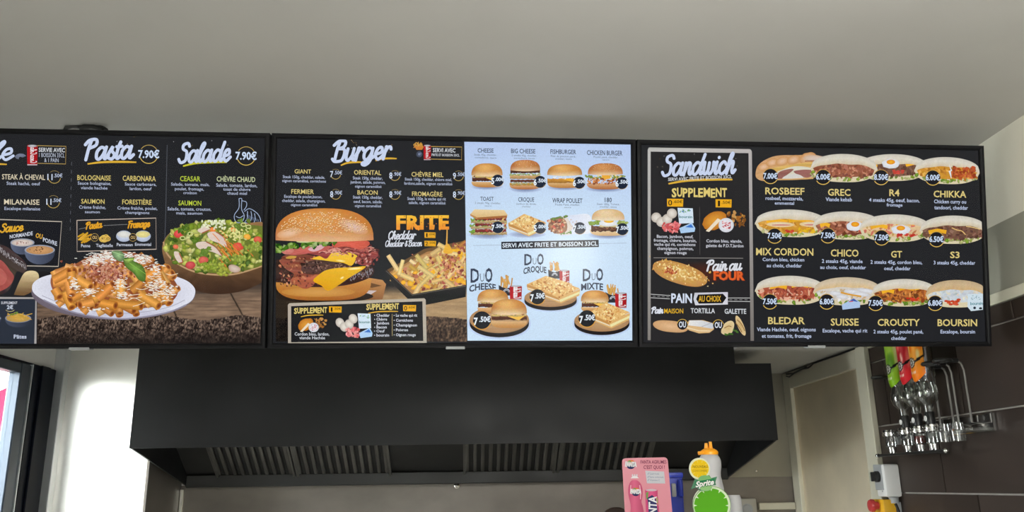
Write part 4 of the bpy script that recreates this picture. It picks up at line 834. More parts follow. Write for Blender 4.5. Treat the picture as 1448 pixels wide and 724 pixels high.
# the burger
k = Ink(.0010, 7e-6, clip=(390.4, 285, 660, 483))
k.poly([(516, 392), (541, 396), (546, 402), (541, 423), (512, 424), (500, 412)], lambda x, y: jit(mixc((196, 142, 84), (140, 94, 52), max(0, (y-394)/30)), 6)); k.poly([(517, 398), (540, 404), (526, 407), (510, 404)], (110, 76, 46)); k.poly([(440, 422), (500, 410), (533, 411), (512, 424), (470, 428)], (206, 190, 190))
k.ell(458, 419, 70, 9, (60, 40, 26), (40, 30, 24), 0, 30)
heel(k, 457, 395, 136, 30, (206, 146, 70), (170, 102, 40)); k.ell(450, 413, 52, 7, (214, 158, 84), (198, 136, 62), 0, 30, 0, 3)
# lower meat
k.poly(crom([(384, 372), (400, 366), (430, 362), (470, 366), (500, 376), (524, 376), (529, 384), (522, 393), (500, 401), (476, 405), (440, 406), (420, 404), (400, 400), (384, 396)], 4, True), lambda x, y: jit((62, 40, 36), 12))
bits(k, lambda: (rnd.uniform(392, 524), 388+rnd.uniform(-14, 14)), 0, 2, [(80, 54, 46)])
for i in range(230):
    x = rnd.uniform(396, 526); y = 392-(x-396)*.07+rnd.gauss(0, 6); k.ell(x, y, rnd.uniform(1, 2.6), rnd.uniform(.6, 1.5), jit(rnd.choice([(96, 66, 58), (58, 36, 34), (130, 96, 84), (44, 28, 28)]), 10), None, rnd.uniform(0, 3), 7, .25)
for i in range(70): x = rnd.uniform(494, 527); y = 391-(x-494)*.22+rnd.gauss(0, 3.4); k.line([(x, y), (x+rnd.uniform(-1, 1), y+2.4)], .8, jit((140, 132, 140), 26))
# bacon left
for P, c in (([(396, 368), (412, 362), (424, 372), (430, 384), (446, 388), (438, 400), (420, 404), (410, 398), (416, 388), (404, 380)], (150, 82, 62)), ([(412, 396), (426, 390), (440, 392), (452, 382), (460, 384), (448, 398), (436, 408), (424, 406)], (176, 92, 66)), ([(398, 364), (420, 358), (444, 362), (452, 368), (436, 372), (416, 370)], (126, 70, 56))): k.poly(crom(P, 4, True), lambda x, y, c=c: jit(c, 20))
bits(k, lambda: (rnd.uniform(396, 450), rnd.uniform(362, 406)), 90, 2.2, [(120, 62, 50), (190, 112, 84), (90, 50, 44), (206, 140, 100)])
k.ell(412, 364, 7, 2.2, (206, 160, 70), None, -.1, 12, .15)
# second meat
k.poly(crom([(427, 377), (440, 369), (460, 367), (482, 372), (494, 376), (486, 381), (466, 383), (448, 388), (430, 386)], 4, True), lambda x, y: jit((84, 58, 50), 12))
for i in range(130): x = rnd.uniform(430, 492); y = 377+rnd.gauss(0, 3.6); k.ell(x, y, rnd.uniform(.9, 2.2), rnd.uniform(.6, 1.3), jit(rnd.choice([(120, 90, 78), (70, 46, 42), (150, 116, 100), (50, 34, 32)]), 10), None, rnd.uniform(0, 3), 7, .25)
# cheeses
ch = lambda x, y: tuple(v+rnd.uniform(-4, 4) for v in mixc((250, 208, 66), (232, 168, 22), max(0, min(1, (y-352)/56))))
k.poly(crom([(443, 397), (452, 388), (462, 382), (478, 379), (500, 378), (517, 376.5), (512, 382), (494, 393), (478, 404), (464, 411.5), (455, 404)], 3, True), ch); k.ell(502, 380, 11, 1.6, (252, 240, 190), (250, 214, 90), -.08, 14); k.ell(484, 393, 3.4, 1.6, (252, 240, 200), (246, 200, 70), -.5, 10)
k.poly(crom([(441, 366), (456, 361), (474, 357), (492, 357), (505, 361.5), (503, 368), (497, 376), (486, 372), (470, 370), (456, 368)], 3, True), ch); k.ell(482, 369, 8, 1.6, (252, 238, 180), (244, 196, 60), .12, 12)
# upper bacon, tomato, onion
k.poly(crom([(436, 358), (450, 351), (470, 350), (486, 349), (505, 351), (522, 350), (533, 356), (535, 362), (528, 368), (523, 375), (508, 374), (503, 366), (506, 361), (490, 356), (472, 356), (462, 366), (452, 362)], 4, True), lambda x, y: jit((150, 70, 66), 16))
for i in range(60): x = rnd.uniform(445, 532); y = 355+rnd.gauss(0, 3.5); k.line(crom([(x-5, y+1.2), (x, y-1), (x+6, y+1)], 3), rnd.uniform(.8, 1.8), jit(rnd.choice([(186, 100, 92), (206, 132, 116), (110, 48, 48), (224, 164, 146)]), 10))
for i in range(40): x, y = 518+rnd.gauss(0, 6), 366+rnd.gauss(0, 5); k.ell(x, y, 2.2, 1.4, jit(rnd.choice([(176, 84, 74), (126, 56, 52), (206, 150, 140), (90, 44, 44)]), 10), None, rnd.uniform(0, 3), 7, .25)
for P, c in (([(470, 345), (478, 340), (498, 339), (520, 341), (522, 347), (510, 353), (490, 349), (474, 350)], (206, 92, 74)), ([(404, 357), (424, 350), (450, 346), (466, 349), (462, 354), (440, 358), (416, 361)], (190, 96, 88)), ([(396, 352), (410, 348), (416, 356), (404, 360)], (200, 120, 110))): k.shape(crom(P, 4, True), lambda x, y, t, c=c: jit(mixc(tuple(min(255, v*1.12) for v in c), c, t), 8), 3)
k.poly(crom([(436, 352), (450, 346), (462, 344), (456, 352), (444, 356)], 4, True), lambda x, y: jit((222, 176, 184), 8))
for i in range(110): t = rnd.random(); leaf(k, 390+t*86, 351-t*12+rnd.gauss(0, 3.2-1.6*t), rnd.uniform(2, 4.6), rnd.choice([(86, 136, 40), (126, 170, 60), (160, 190, 96), (52, 98, 30), (180, 204, 130)]))
k.ell(432, 341, 14, 2.6, (222, 216, 180), (190, 200, 130), -.05, 18, .1); k.ell(520, 338, 6, 1.4, (110, 150, 60), None, 0, 10)
bun(k, 459, 340, 139, 45, ((222, 156, 84), (206, 132, 62), (176, 104, 46), (226, 178, 136)), 0, .05)
k.ell(500, 321, 22, 9, (224, 190, 176), (212, 150, 98), .35, 22, 0, 4); k.ell(410, 330, 18, 7, (232, 192, 160), (220, 160, 108), -.2, 20, 0, 4)
for i in range(330):
    a = rnd.uniform(0, 6.28); r = math.sqrt(rnd.random()); x, y = 458+62*r*math.cos(a), 315+15*r*math.sin(a)+(abs((458+62*r*math.cos(a))-458)/62)**2*7
    if y < 297+((x-458)/62)**2*22: continue
    c = jit((238, 206, 158), 18); k.ell(x+.3, y+.5, 1.2, .7, (170, 104, 50), None, 0, 6); k.ell(x, y, 1.15, .62, c, None, rnd.uniform(-.6, .9), 7)
k.build('burger_picture', s2, 'printed double burger with melted yellow cheese')
# fries tray
k = Ink(.0010, 7e-6, clip=(391, 290, 658.6, 483))
k.poly([(545, 383), (600, 352), (665, 340), (665, 412), (580, 424)], (112, 84, 54)); k.poly([(549, 386), (604, 356), (665, 346), (665, 404), (584, 418)], lambda x, y: jit((176, 128, 78), 8)); k.poly([(552, 388), (600, 360), (640, 352), (604, 372), (568, 392)], (198, 152, 100))
def intray():
    while True:
        x, y = rnd.uniform(556, 660), rnd.uniform(346, 414)
        if y > 386-(x-556)*.42 and y < 398+(x-556)*.30 and y < 416-(x-600)*.10: return x, y
FR = [(242, 206, 124), (230, 180, 92), (248, 222, 158), (214, 156, 78)]
for i in range(120): x, y = intray(); fry(k, x, y, rnd.uniform(14, 24), rnd.choice([-1.1, -.6, .5, .9, 2.4])+rnd.uniform(-.3, .3), rnd.uniform(4, 6), rnd.choice(FR))
bits(k, intray, 120, 3.2, [(176, 96, 76), (206, 130, 104), (140, 72, 60), (214, 160, 110)], .7)
for i in range(26): x, y = intray(); k.ell(x, y, rnd.uniform(3, 7), rnd.uniform(2, 4.4), jit((248, 196, 62), 10), jit((236, 168, 40), 8), rnd.uniform(-.6, .6), 14, .12)
for x, y, l, a, w in ((556, 372, 26, 1.0, 6), (567, 378, 22, -1.3, 5), (596, 370, 24, .9, 6), (602, 384, 26, .6, 6), (622, 372, 20, 1.2, 6), (616, 356, 16, -.6, 6), (636, 358, 22, .2, 6), (628, 350, 20, .5, 6), (590, 410, 18, -1.1, 6), (608, 412, 26, -.2, 5), (640, 384, 24, -.9, 6), (632, 398, 24, .7, 6), (576, 392, 20, .4, 6), (652, 372, 22, -1.0, 6), (620, 396, 20, -.3, 5), (600, 398, 22, -.8, 5)): fry(k, x, y, l, a, w+.3, (246, 212, 140))
bits(k, lambda: (640+rnd.gauss(0, 14), 372+rnd.gauss(0, 12)), 70, 2.6, [(176, 90, 72), (206, 124, 96), (140, 66, 56), (224, 166, 120)], .7)
k.poly(crom([(628, 352), (630, 346), (634, 345), (638, 351), (640, 357), (634, 359), (627, 357)], 4, True), (240, 182, 60)); k.line([(632.3, 322), (632.0, 336), (631.4, 350)], 1.4, (232, 176, 80), None, 2.2)
k.poly([(544, 383), (547, 381.5), (583, 416), (665, 403), (665, 420), (603, 431), (578, 424), (556, 402)], lambda x, y: jit(mixc((44, 42, 42), (24, 24, 26), max(0, min(1, (y-400)/24))), 4)); k.line([(546, 383), (583, 417.4), (665, 404.6)], 1.0, (96, 90, 84))
k.build('fries_picture', s2, 'printed tray of cheese fries')
k = Ink(.0040); k.text('FRITE', 560.5, 635, 305.4, 324, lambda x, y: mixc((250, 200, 60), (238, 148, 50), (y-304)/20), .036, sl=-.004)
for x, y, w in ((563, 323, 4), (583, 323, 3.4), (592, 324, 4), (613, 323, 3.6), (628, 322, 4.4), (622, 324, 3)): k.line([(x, y-5), (x, y), (x, y+2)], w, (240, 154, 52), None, w*.4)
for i in range(16): k.ell(rnd.uniform(562, 633), rnd.uniform(306, 322), .9, .7, (200, 110, 30), None, 0, 6)
k.build('heading', s2, 'yellow dripping heading')
script_part(s2, 'Cheddar', 550, 588, 327, 338.4, .33, -1, lv=.004, col=(220, 224, 234)); script_part(s2, 'Cheddar & Bacon', 545.5, 596.5, 340, 348.6, .31, -1, lv=.004, col=(220, 224, 234))
k = Ink(.004); tagbox(k, 600.2, 328.6, 616, 336.4, '1.00€'); k.build('price_tag', s2); k = Ink(.004); tagbox(k, 600.2, 340.6, 616.6, 348.2, '2.50€'); k.build('price_tag', s2)
# supplement sheet clipped over the burger poster
k = Ink(.0036, 5e-6); k.poly([(407.4, 431), (409.6, 428.8), (600, 421.8), (602, 424), (603.4, 485), (407.6, 486)], lambda x, y: jit((182, 172, 156), 9)); k.poly([(412, 433), (597.4, 426), (598.6, 482), (412, 484)], (30, 30, 33))
ins2 = k.build('supplement_sheet', b2, 'cream edged supplement sheet')
def funky(k, x0, x1, y0, y1, rot=0):
    n = 10; X = x0; ws = [1, 1.05, 1.05, 1.05, .85, 1, 1.35, .95, 1.2, 1.0]; T = sum(ws); t = math.tan(math.radians(rot))
    for ch, w, dy in zip('SUPPLEMENT', ws, (.10, -.05, .08, .05, .0, .06, -.08, .16, -.06, 0)):
        d = (x1-x0)*w/T; yo = t*(X-x0)+dy*(y1-y0)*.5; k.text(ch, X+d*.04, X+d*.96, y0+yo, y1+yo, (226, 204, 120), .035, rot=rot); X += d
k = Ink(.0041); funky(k, 416, 463, 435.6, 443.2, -1.5); k.build('heading', ins2); k = Ink(.004); swoosh(k, 425.6, 448, 457.5, 445.6, 1.6, GOLD); k.build('underline', ins2); k = Ink(.0041); tagbox(k, 465.4, 433.2, 483.4, 441.8, '1.50€'); k.build('price_tag', ins2)
k = Ink(.0041); cordon(k, 441.5, 459, 40); k.build('extras_picture', ins2, 'printed breaded cutlet and meat'); k = Ink(.0041); k.text('Cordon bleu, lardon,', 417, 466, 470, 474.4, WHITE, .015); k.text('viande Hachée', 423.6, 460, 475.4, 479.6, WHITE, .015); k.build('small_print', ins2)
k = Ink(.0041); funky(k, 518, 564.4, 430, 437.8, -1.2); k.build('heading', ins2); k = Ink(.004); swoosh(k, 521, 443, 563, 440.4, 1.6, GOLD); k.build('underline', ins2); k = Ink(.0041); tagbox(k, 570, 431.2, 588.4, 440, '0.60€'); k.build('price_tag', ins2)
k = Ink(.0041); cheesepack(k, 502, 460.5, 50, 35); k.build('extras_picture', ins2, 'printed mushrooms, ham and cheese packs')
k = Ink(.0041)
for t, a, b, y in (('Cheddar', 532.5, 551, 446), ('Chèvre', 532.5, 547.5, 451.5), ('Jambon', 532.5, 550.2, 457), ('Bacon', 532.5, 547, 462.6), ('Oeuf', 532.5, 544, 468.2), ('boursin', 532.5, 550.4, 474)): k.text(t, a, b, y-2.1, y+1.7, (212, 216, 228), .02); k.ell(530, y, .7, .7, (212, 216, 228), None, 0, 6)
for t, a, b, y in (('La vache qui rit', 560, 590, 446), ('Cornichons', 560, 584, 453), ('Champignon', 560, 589.6, 459.8), ('Poivron', 560, 577, 466.6), ('Oignon rouge', 560, 588, 473.5)): k.text(t, a, b, y-2.1, y+1.7, (212, 216, 228), .02); k.ell(557.5, y, .7, .7, (212, 216, 228), None, 0, 6)
k.line([(554.6, 444), (554.8, 475)], .6, (196, 176, 120)); k.build('small_print', ins2)
# ------------------------------------------------------------------ middle board, white half
DK = (52, 62, 84); DG = (96, 108, 130)
def wdish(title, tx, ty, lines, kind, cx, cy, w, h, price, bx, by, br=8.6):
    k = Ink(.0006); k.text(title, tx[0], tx[1], ty[0], ty[1], DK, .012)
    for t, a, b, c, d in lines: k.text(t, a, b, c, d, DG, .0)
    k.build('dish_entry', s2w)
    k = Ink(.0008)
    if kind == 'toast': toast(k, cx, cy, w, h)
    elif kind == 'croque': croque(k, cx, cy, w, h)
    elif kind == 'wrap':
        k.poly(crom([(cx-14, cy-10), (cx+10, cy-15), (cx+30, cy-14), (cx+31, cy+10), (cx+10, cy+12), (cx-12, cy+14)], 4, True), lambda x, y: jit(mixc((206, 216, 238), (232, 238, 248), max(0, min(1, (x-cx+10)/30))), 4)); k.poly([(cx-2, cy-11), (cx+6, cy+2), (cx+2, cy+13), (cx-16, cy+13), (cx-18, cy-6)], (226, 216, 204))
        k.ell(cx-15, cy, 14, 12, (186, 146, 110), (150, 104, 72), .2, 18, .08); bits(k, lambda: (cx-16+rnd.gauss(0, 6), cy+rnd.gauss(0, 5.5)), 90, 2.4, [(150, 84, 56), (196, 120, 76), (226, 190, 150), (120, 64, 46), (206, 90, 70)]); frill(k, cx-26, cx-2, cy-9, cy-12, 2.4, (120, 156, 70), 9); frill(k, cx-12, cx+4, cy+12, cy+10, 2.2, (130, 166, 80), 6)
        bits(k, lambda: (cx+4+rnd.uniform(-3, 10), cy+rnd.uniform(-8, 8)), 14, 1, [(196, 170, 140)])
    else: mini_burger(k, cx, cy, w, h, kind)
    k.build('dish_picture', s2w)
    badge(s2w, bx, by, br, price, 'navy')
wdish('CHEESE', (675.4, 698), (210, 215.8), [('Steak 45g, cheddar,', 670.3, 702.5, 217.6, 220.2), ('cornichons, sauce', 671.4, 702, 221.6, 224.2)], 'cheese', 688.6, 248, 46, 34, '5.00€', 703.5, 255.8)
wdish('BIG CHEESE', (722.6, 757), (210.6, 216.8), [('2 steaks 45g, cheddar,', 723.3, 759.2, 218.6, 221.2), ('cornichons, sauce', 726.8, 756, 222.4, 225)], 'big', 742.6, 247.4, 46, 41, '6.50€', 763.4, 257.6)
wdish('FISHBURGER', (778.4, 814.6), (211.6, 217.8), [('Filet de poisson pané,', 779, 814, 219.6, 222.4), ('cheddar, sauce', 785, 808.6, 223.4, 226)], 'fish', 798.4, 249.4, 51, 33, '6.50€', 818.8, 258.8)
wdish('CHICKEN BURGER', (830, 880), (213, 219.4), [('Poulet pané, cheddar,', 839.5, 874, 220.8, 223.6), ('sauce', 852, 861.6, 224.8, 227)], 'chicken', 855.8, 249.4, 55, 37, '6.50€', 879, 259.4)
wdish('TOAST', (679.2, 698), (278.4, 284), [('2 steaks 90g, cheddar,', 671.4, 708, 285.8, 288.4), ('sauce', 685.4, 694.8, 290, 292)], 'toast', 690.8, 314.6, 54, 39, '7.50€', 703.8, 321.8)
wdish('CROQUE', (732.8, 755.3), (279.2, 285.2), [('Jambon de dinde,', 730, 758.2, 287, 289.6), ('cheddar', 738, 750.4, 291, 293.2)], 'croque', 745.4, 318.4, 53, 32, '5.00€', 763.4, 322.4)
wdish('WRAP POULET', (781, 823.6), (280.4, 286.8), [('Poulet Pané, cheddar,', 785, 820, 288, 290.8), ('sauce', 798, 807.5, 292, 294.2)], 'wrap', 804, 318.6, 57, 29, '7.50€', 819.4, 323)
wdish('180', (855.2, 865), (279.6, 285.8), [('Steak 180g, Tomate,', 844, 876, 287.4, 290), ('cheddar, sauce', 847.8, 872, 291.2, 293.6)], 'egg', 859.8, 314.6, 54, 38, '7.50€', 879.6, 324.4)
k = Ink(.0006); k.line([(669, 347.2), (709, 346.4)], .5, (150, 166, 190)); k.line([(847, 344.4), (886, 343.8)], .5, (150, 166, 190)); k.poly([(708.8, 342), (846.4, 339), (846.8, 349.4), (709, 352.4)], (28, 32, 44)); k.text('SERVI AVEC FRITE ET BOISSON 33CL', 710.5, 845, 342.8, 348.6, (226, 238, 250), .02, sl=-.0215); k.build('banner', s2w, 'black banner with white lettering')
def slab(k, pts, w, col): k.line(pts, w, col)
def duo(word, x0, x1, y0, y1, wx, wy, arcs, rot):
    k = Ink(.0006); w = x1-x0
    k.text('D', x0, x0+w*.40, y0, y1, DK, .02, rot=-3); k.text('U', x0+w*.44, x0+w*.62, y0+(y1-y0)*.34, y1-(y1-y0)*.04, DK, -.01, rot=-3); k.text('O', x0+w*.66, x1, y0-.3, y1-.6, DK, .03, rot=-3)
    k.line([(x0+w*.12, y0+2), (x0+w*.14, y1-2)], .7, (170, 190, 214)); k.line([(x0+w*.36, y0+5), (x0+w*.37, y1-5)], .6, (150, 170, 196)); k.line([(x0+w*.74, y0+3), (x0+w*.74, y1-3)], .6, (170, 190, 214))
    k.text(word, wx[0], wx[1], wy[0], wy[1], DK, .03, rot=rot, arcs=arcs); k.build('heading', s2w)
duo('CHEESE', 665.4, 696.4, 380, 399, (663.4, 701.2), (400.6, 409.4), 3.0, -3)
duo('CROQUE', 741.4, 768.8, 359.4, 374.6, (740, 772.6), (376.4, 384.6), 2.6, -3)
duo('MIXTE', 824, 852.8, 380.4, 397, (821.6, 852.8), (400, 409), 1.6, -1)
def board_(k, cx, cy, rx, ry, th):
    shade_below(k, cx, cy+th, rx*2.15, (140, 150, 182), LIT, ry*1.15); k.ell(cx, cy+th, rx, ry, (36, 28, 28), (28, 22, 24), 0, 40); k.poly([(cx-rx, cy), (cx+rx, cy), (cx+rx, cy+th), (cx-rx, cy+th)], (34, 27, 27)); k.ell(cx, cy, rx, ry, (196, 158, 116), (176, 134, 92), 0, 40, 0, 3)
    for i in range(10): y = cy+ry*rnd.uniform(-.8, .8); q = rx*math.sqrt(max(0, 1-((y-cy)/ry)**2))*.96; k.line([(cx-q, y), (cx+q, y)], .5, jit((176, 136, 96), 12))
k = Ink(.0009); friesbox(k, 705, 392, 727.6, 418); sodacan(k, 720.6, 403.6, 738, 424); board_(k, 706, 452, 42, 19, 6); mini_burger(k, 697, 426, 46, 34, 'cheese', False); mini_burger(k, 719.6, 443.4, 53, 41, 'cheese', False); k.build('menu_picture', s2w, 'printed two burgers, fries and red can on a board'); badge(s2w, 681.4, 453, 12.8, '7.50€', 'duo')
k = Ink(.0009); friesbox(k, 775, 371.6, 793.6, 394); sodacan(k, 791, 381.6, 805.2, 402); board_(k, 778.5, 421, 37, 13, 5); croque(k, 777, 405, 64, 30, False); croque(k, 790, 412, 60, 34, False); k.build('menu_picture', s2w, 'printed toasted sandwiches, fries and red can on a board'); badge(s2w, 759.6, 420, 11, '7.50€', 'duo')
k = Ink(.0009); friesbox(k, 856, 402, 877.8, 428); sodacan(k, 869.6, 413.6, 886.2, 436); board_(k, 851, 453.4, 39, 15.5, 5); mini_burger(k, 841, 426, 41, 31, 'cheese', False); croque(k, 861.4, 446, 58, 37, False); k.build('menu_picture', s2w, 'printed burger and toasted sandwich, fries and red can on a board'); badge(s2w, 829.6, 450.6, 12, '7.50€', 'duo')
# ------------------------------------------------------------------ right board: the bordered sheet
k = Ink(.0006, 5e-6); k.poly([(915.8, 212), (917.5, 208.6), (1060.5, 211), (1063, 214), (1066, 482), (915.8, 481)], lambda x, y: jit(mixc((190, 186, 184), (120, 112, 104), max(0, min(1, (y-300)/200))) if x > 1000 or y < 300 else (140, 134, 126), 8)); k.poly([(920, 214.4), (1058.4, 216.6), (1061.2, 483), (920, 483)], (40, 39, 41)); ins3 = k.build('bordered_sheet', b3, 'grey edged sheet with bread choices')
script_part(ins3, 'Sandwich', 936.5, 1039.5, 218.5, 247, .34, -2.0, (945, 260, 1035.5, 254, 3.4), lv=.0012, dots=16)
k = Ink(.0012); k.text('SERVI AVEC FRITE ET BOISSON 33CL', 944.5, 1034.5, 249.6, 254, WHITE, .02, sl=-.045); k.build('small_print', ins3)
k = Ink(.0012); funky(k, 949.4, 1028, 266, 278, 0.3); k.build('heading', ins3)
k = Ink(.0012); tagbox(k, 943, 281, 966, 292, '0.60€'); k.build('price_tag', ins3); k = Ink(.0012); tagbox(k, 1011.6, 281.8, 1034.4, 293.2, '1.50€'); k.build('price_tag', ins3)
k = Ink(.0012); cheesepack(k, 953, 312, 60, 36); k.build('extras_picture', ins3, 'printed mushrooms, ham and cheese packs'); k = Ink(.0012); cordon(k, 1023, 312.4, 60); k.build('extras_picture', ins3, 'printed breaded cutlet and meat')
k = Ink(.0012); k.line([(989, 293), (989.6, 360)], .6, (90, 88, 88)); k.line([(924, 364.6), (1050.6, 365.2)], .8, (150, 146, 142)); k.build('divider', ins3)
k = Ink(.0012)
for t, a, b, y in (('Bacon, jambon, oeuf,', 928.6, 980.2, 334.6), ('fromage, chèvre, boursin,', 924.2, 984.6, 340.2), ('vache qui rit, cornichons', 924.6, 983.2, 345.8), ('champignon, poivron,', 929, 980.4, 351.6), ('oignon rouge', 939.2, 970.8, 357.4)): k.text(t, a, b, y-2.3, y+1.9, (206, 208, 218), .02)
for t, a, b, y in (('Cordon bleu, viande,', 998.6, 1049, 341), ('galette de P.D.T,lardon', 998, 1051.2, 347.6)): k.text(t, a, b, y-2.3, y+1.9, (206, 208, 218), .02)
k.build('small_print', ins3)
k = Ink(.0012)
k.field(935, 367, 1058, 408, 2, lambda x, y: mixc((40, 39, 41), (74, 38, 30), max(0, 1-((x-990)/48)**2-((y-386)/17)**2)))
cs_, sn_ = math.cos(.30), math.sin(.30)
def loaf(u, v): return (961.4+40*u*cs_-14.5*v*sn_, 386.8+40*u*sn_+14.5*v*cs_)
LP = [loaf(math.copysign(abs(math.cos(a))**.85, math.cos(a)), math.sin(a)) for a in [2*math.pi*i/40 for i in range(40)]]
k.shape(LP, lambda x, y, t: tuple(q+rnd.uniform(-6, 6) for q in mixc((224, 178, 100), (196, 142, 78), t)), 5); bits(k, lambda: loaf(rnd.gauss(0, .42), rnd.gauss(-.12, .30)), 330, 1.9, [(238, 208, 138), (222, 176, 96), (206, 150, 76), (246, 224, 166), (214, 162, 84)], .7); bits(k, lambda: loaf(-.38+rnd.gauss(0, .12), .05+rnd.gauss(0, .16)), 40, 2, [(190, 96, 60), (170, 76, 52), (214, 126, 76)])
k.build('bread_picture', ins3, 'printed oven baked bread')
script_part(ins3, 'Pain au', 999.5, 1048.5, 368, 382.6, .40, -1.5, lv=.0016, col=(224, 226, 234))
k = Ink(.0016); k.text('FOUR', 1009.4, 1053.6, 384.6, 396, (150, 48, 20), .05); k.text('FOUR', 1008.6, 1052.6, 384, 395.6, (226, 98, 44), .045); k.build('heading', ins3, 'orange heading')
k = Ink(.0012); k.text('PAIN', 949, 978.4, 415.4, 428, (216, 226, 244), .03, rot=.6); k.poly([(982, 414), (1029, 413), (1029, 430.6), (983, 431.6), (980.4, 423)], lambda x, y: jit((208, 214, 222), 14)); k.poly([(987, 416.6), (1022, 415.4), (1027, 421), (1021.5, 428.8), (988, 429.4), (984.2, 423)], (26, 24, 24)); k.text('AU CHOIX', 987.6, 1019.4, 418.4, 426.4, (230, 180, 50), .02, sl=-.004)
for a, b, c, d in ((920, 416, 948, 418), (920, 421, 947, 422.6), (1029, 421.4, 1060.4, 421.4), (1029, 426, 1060.6, 426.4)): k.line([(a, b), (c, d)], .8, (206, 206, 206))
for i in range(4): k.line([(923+i*6.4, 418.8+i*.3), (926.6+i*6.4, 419+i*.3)], .6, (160, 160, 160)); k.line([(1031+i*7.2, 423.8), (1035+i*7.2, 423.8)], .6, (160, 160, 160))
k.build('heading', ins3, 'heading with a road sign badge')
k = Ink(.0012); script(k, 'Pain', 921.6, 937.4, 434.6, 443, (224, 228, 238), .5, 0); k.text('MAISON', 939, 966, 436.4, 443, (226, 178, 44), .015); k.text('TORTILLA', 976.6, 1010.8, 436, 442.8, WHITE, .02); k.text('GALETTE', 1024.4, 1055, 436.8, 443.6, WHITE, .02); k.build('small_print', ins3)
k = Ink(.0012)
k.shape([(948+25*math.copysign(abs(math.cos(a))**.8, math.cos(a))*math.cos(.14)-8*math.sin(a)*math.sin(.14), 461.5+25*math.cos(a)*math.sin(.14)+8*math.sin(a)) for a in [2*math.pi*i/30 for i in range(30)]], lambda x, y, t: mixc((232, 190, 146), (206, 160, 112), t), 4)
k.poly([(969, 462), (974, 453), (994, 452.6), (1011, 458), (1009, 466), (1003, 470.6), (988, 471.4), (974, 467)], (222, 184, 132)); k.poly([(973, 460), (975, 453), (992, 453), (1010, 458), (1008, 465), (990, 462)], lambda x, y: mixc((238, 236, 232), (200, 206, 216), (x-972)/40)); k.line([(970, 463), (988, 467.6), (1004, 468)], 1.6, (240, 220, 180)); k.line([(992, 462), (1006, 456.4)], .8, (170, 170, 176))
k.shape([(1047+9.6*math.cos(a)*math.cos(.9)-13*math.sin(a)*math.sin(.9)*-1*.4, 460.4+13.5*math.sin(a)+4*math.cos(a)) for a in [2*math.pi*i/26 for i in range(26)]], lambda x, y, t: mixc((206, 172, 112), (226, 200, 150), t), 4); k.shape(crom([(1019.5, 470), (1024, 458), (1033, 453.5), (1038, 458), (1035, 470), (1028, 474)], 4, True), lambda x, y, t: mixc((214, 184, 126), (226, 206, 160), t), 3)
for P in ([(1042, 452), (1048, 458), (1053, 468)], [(1040, 456), (1045, 463), (1049, 470)], [(1024, 464), (1030, 461), (1034, 462)]): k.line(crom(P, 4), 1.2, (150, 110, 60))
frill(k, 1024, 1036, 472.6, 472.6, 2, (80, 130, 50), 7); frill(k, 1036, 1044, 466, 470, 2, (90, 140, 56), 6)
for x_, y_ in ((964.8, 458.8), (1015.4, 459.6)): k.ell(x_, y_, 7.4, 7.4, (29, 28, 31), None, 0, 22); k.arc(x_, y_, 7.4, 190, 350, .9, (214, 176, 80)); k.text('OU', x_-5, x_+5, y_-4, y_+4, (222, 228, 240), .03)
k.build('bread_picture', ins3, 'printed loaf, tortilla and flatbread')
# ------------------------------------------------------------------ right board: twelve sandwiches
ST = (222, 202, 128); SL = (196, 208, 236)
def sdish(name, nx, ny, lines, badge_at, price, draw, clipx=None):
    k = Ink(.0010, 6e-6, clip=(1066, 203, clipx or 1388, 486)); draw(k); k.build('sandwich_picture', s3)
    entry(s3, name, nx[0], nx[1], ny[0], ny[1], ST, lines, SL, .0012, .02, .016); badge(s3, badge_at[0], badge_at[1], 10.6, price, 'disc')
MEAT = [(150, 88, 66), (176, 108, 82), (120, 66, 50), (200, 140, 112)]; STK = [(118, 82, 66), (96, 64, 54), (140, 102, 84)]
CURRY = [(206, 146, 50), (226, 170, 80), (180, 120, 44)]; TAND = [(176, 78, 40), (200, 100, 56), (150, 60, 32)]
def d_ros(k):
    pts = crom([(1068.5, 244), (1072, 234), (1082, 226), (1096, 220.6), (1112, 219.4), (1124, 219.6), (1136, 219), (1152, 219), (1164, 222), (1170, 228), (1168, 240), (1150, 252), (1130, 254), (1100, 254), (1080, 256), (1070, 252)], 4, True)
    k.shape(pts, lambda x, y, t: jit(mixc((222, 172, 112), (206, 160, 112), t), 8), 4)
    for x, y, r in ((1080, 236, 9), (1092, 230, 9), (1106, 228, 10), (1122, 226, 10), (1142, 224, 13)): k.ell(x, y, r, r*.62, (228, 190, 160), (204, 146, 86), -.3, 18, .06, 3)
    k.ell(1152, 224, 16, 4.6, (220, 200, 188), (206, 176, 150), .05, 18, .05); k.line([(1138, 228), (1152, 227.4), (1164, 228.4)], 1.2, (150, 84, 40)); k.poly(crom([(1082, 242), (1100, 236), (1120, 233), (1146, 229), (1166, 231), (1166, 237), (1140, 238), (1112, 240), (1090, 244)], 4, True), lambda x, y: jit((214, 174, 96), 14))
    k.poly(crom([(1094, 246), (1112, 238), (1128, 235), (1150, 238), (1160, 244), (1150, 250), (1110, 252)], 4, True), lambda x, y: jit((218, 214, 196), 7)); k.poly(crom([(1098, 252), (1102, 243), (1116, 239), (1122, 240), (1112, 248), (1104, 254)], 4, True), lambda x, y: jit((150, 96, 90), 9)); k.poly(crom([(1122, 243), (1134, 240), (1150, 240), (1158, 238), (1150, 248), (1138, 251)], 4, True), lambda x, y: jit((158, 104, 98), 9)); k.poly(crom([(1106, 254), (1112, 248), (1126, 246), (1136, 251), (1126, 254)], 4, True), (216, 214, 208)); k.line([(1086, 254), (1120, 253.6), (1150, 252)], 2, (214, 170, 110)); frill(k, 1146, 1152, 246, 250, 2.4, (186, 196, 130), 5)
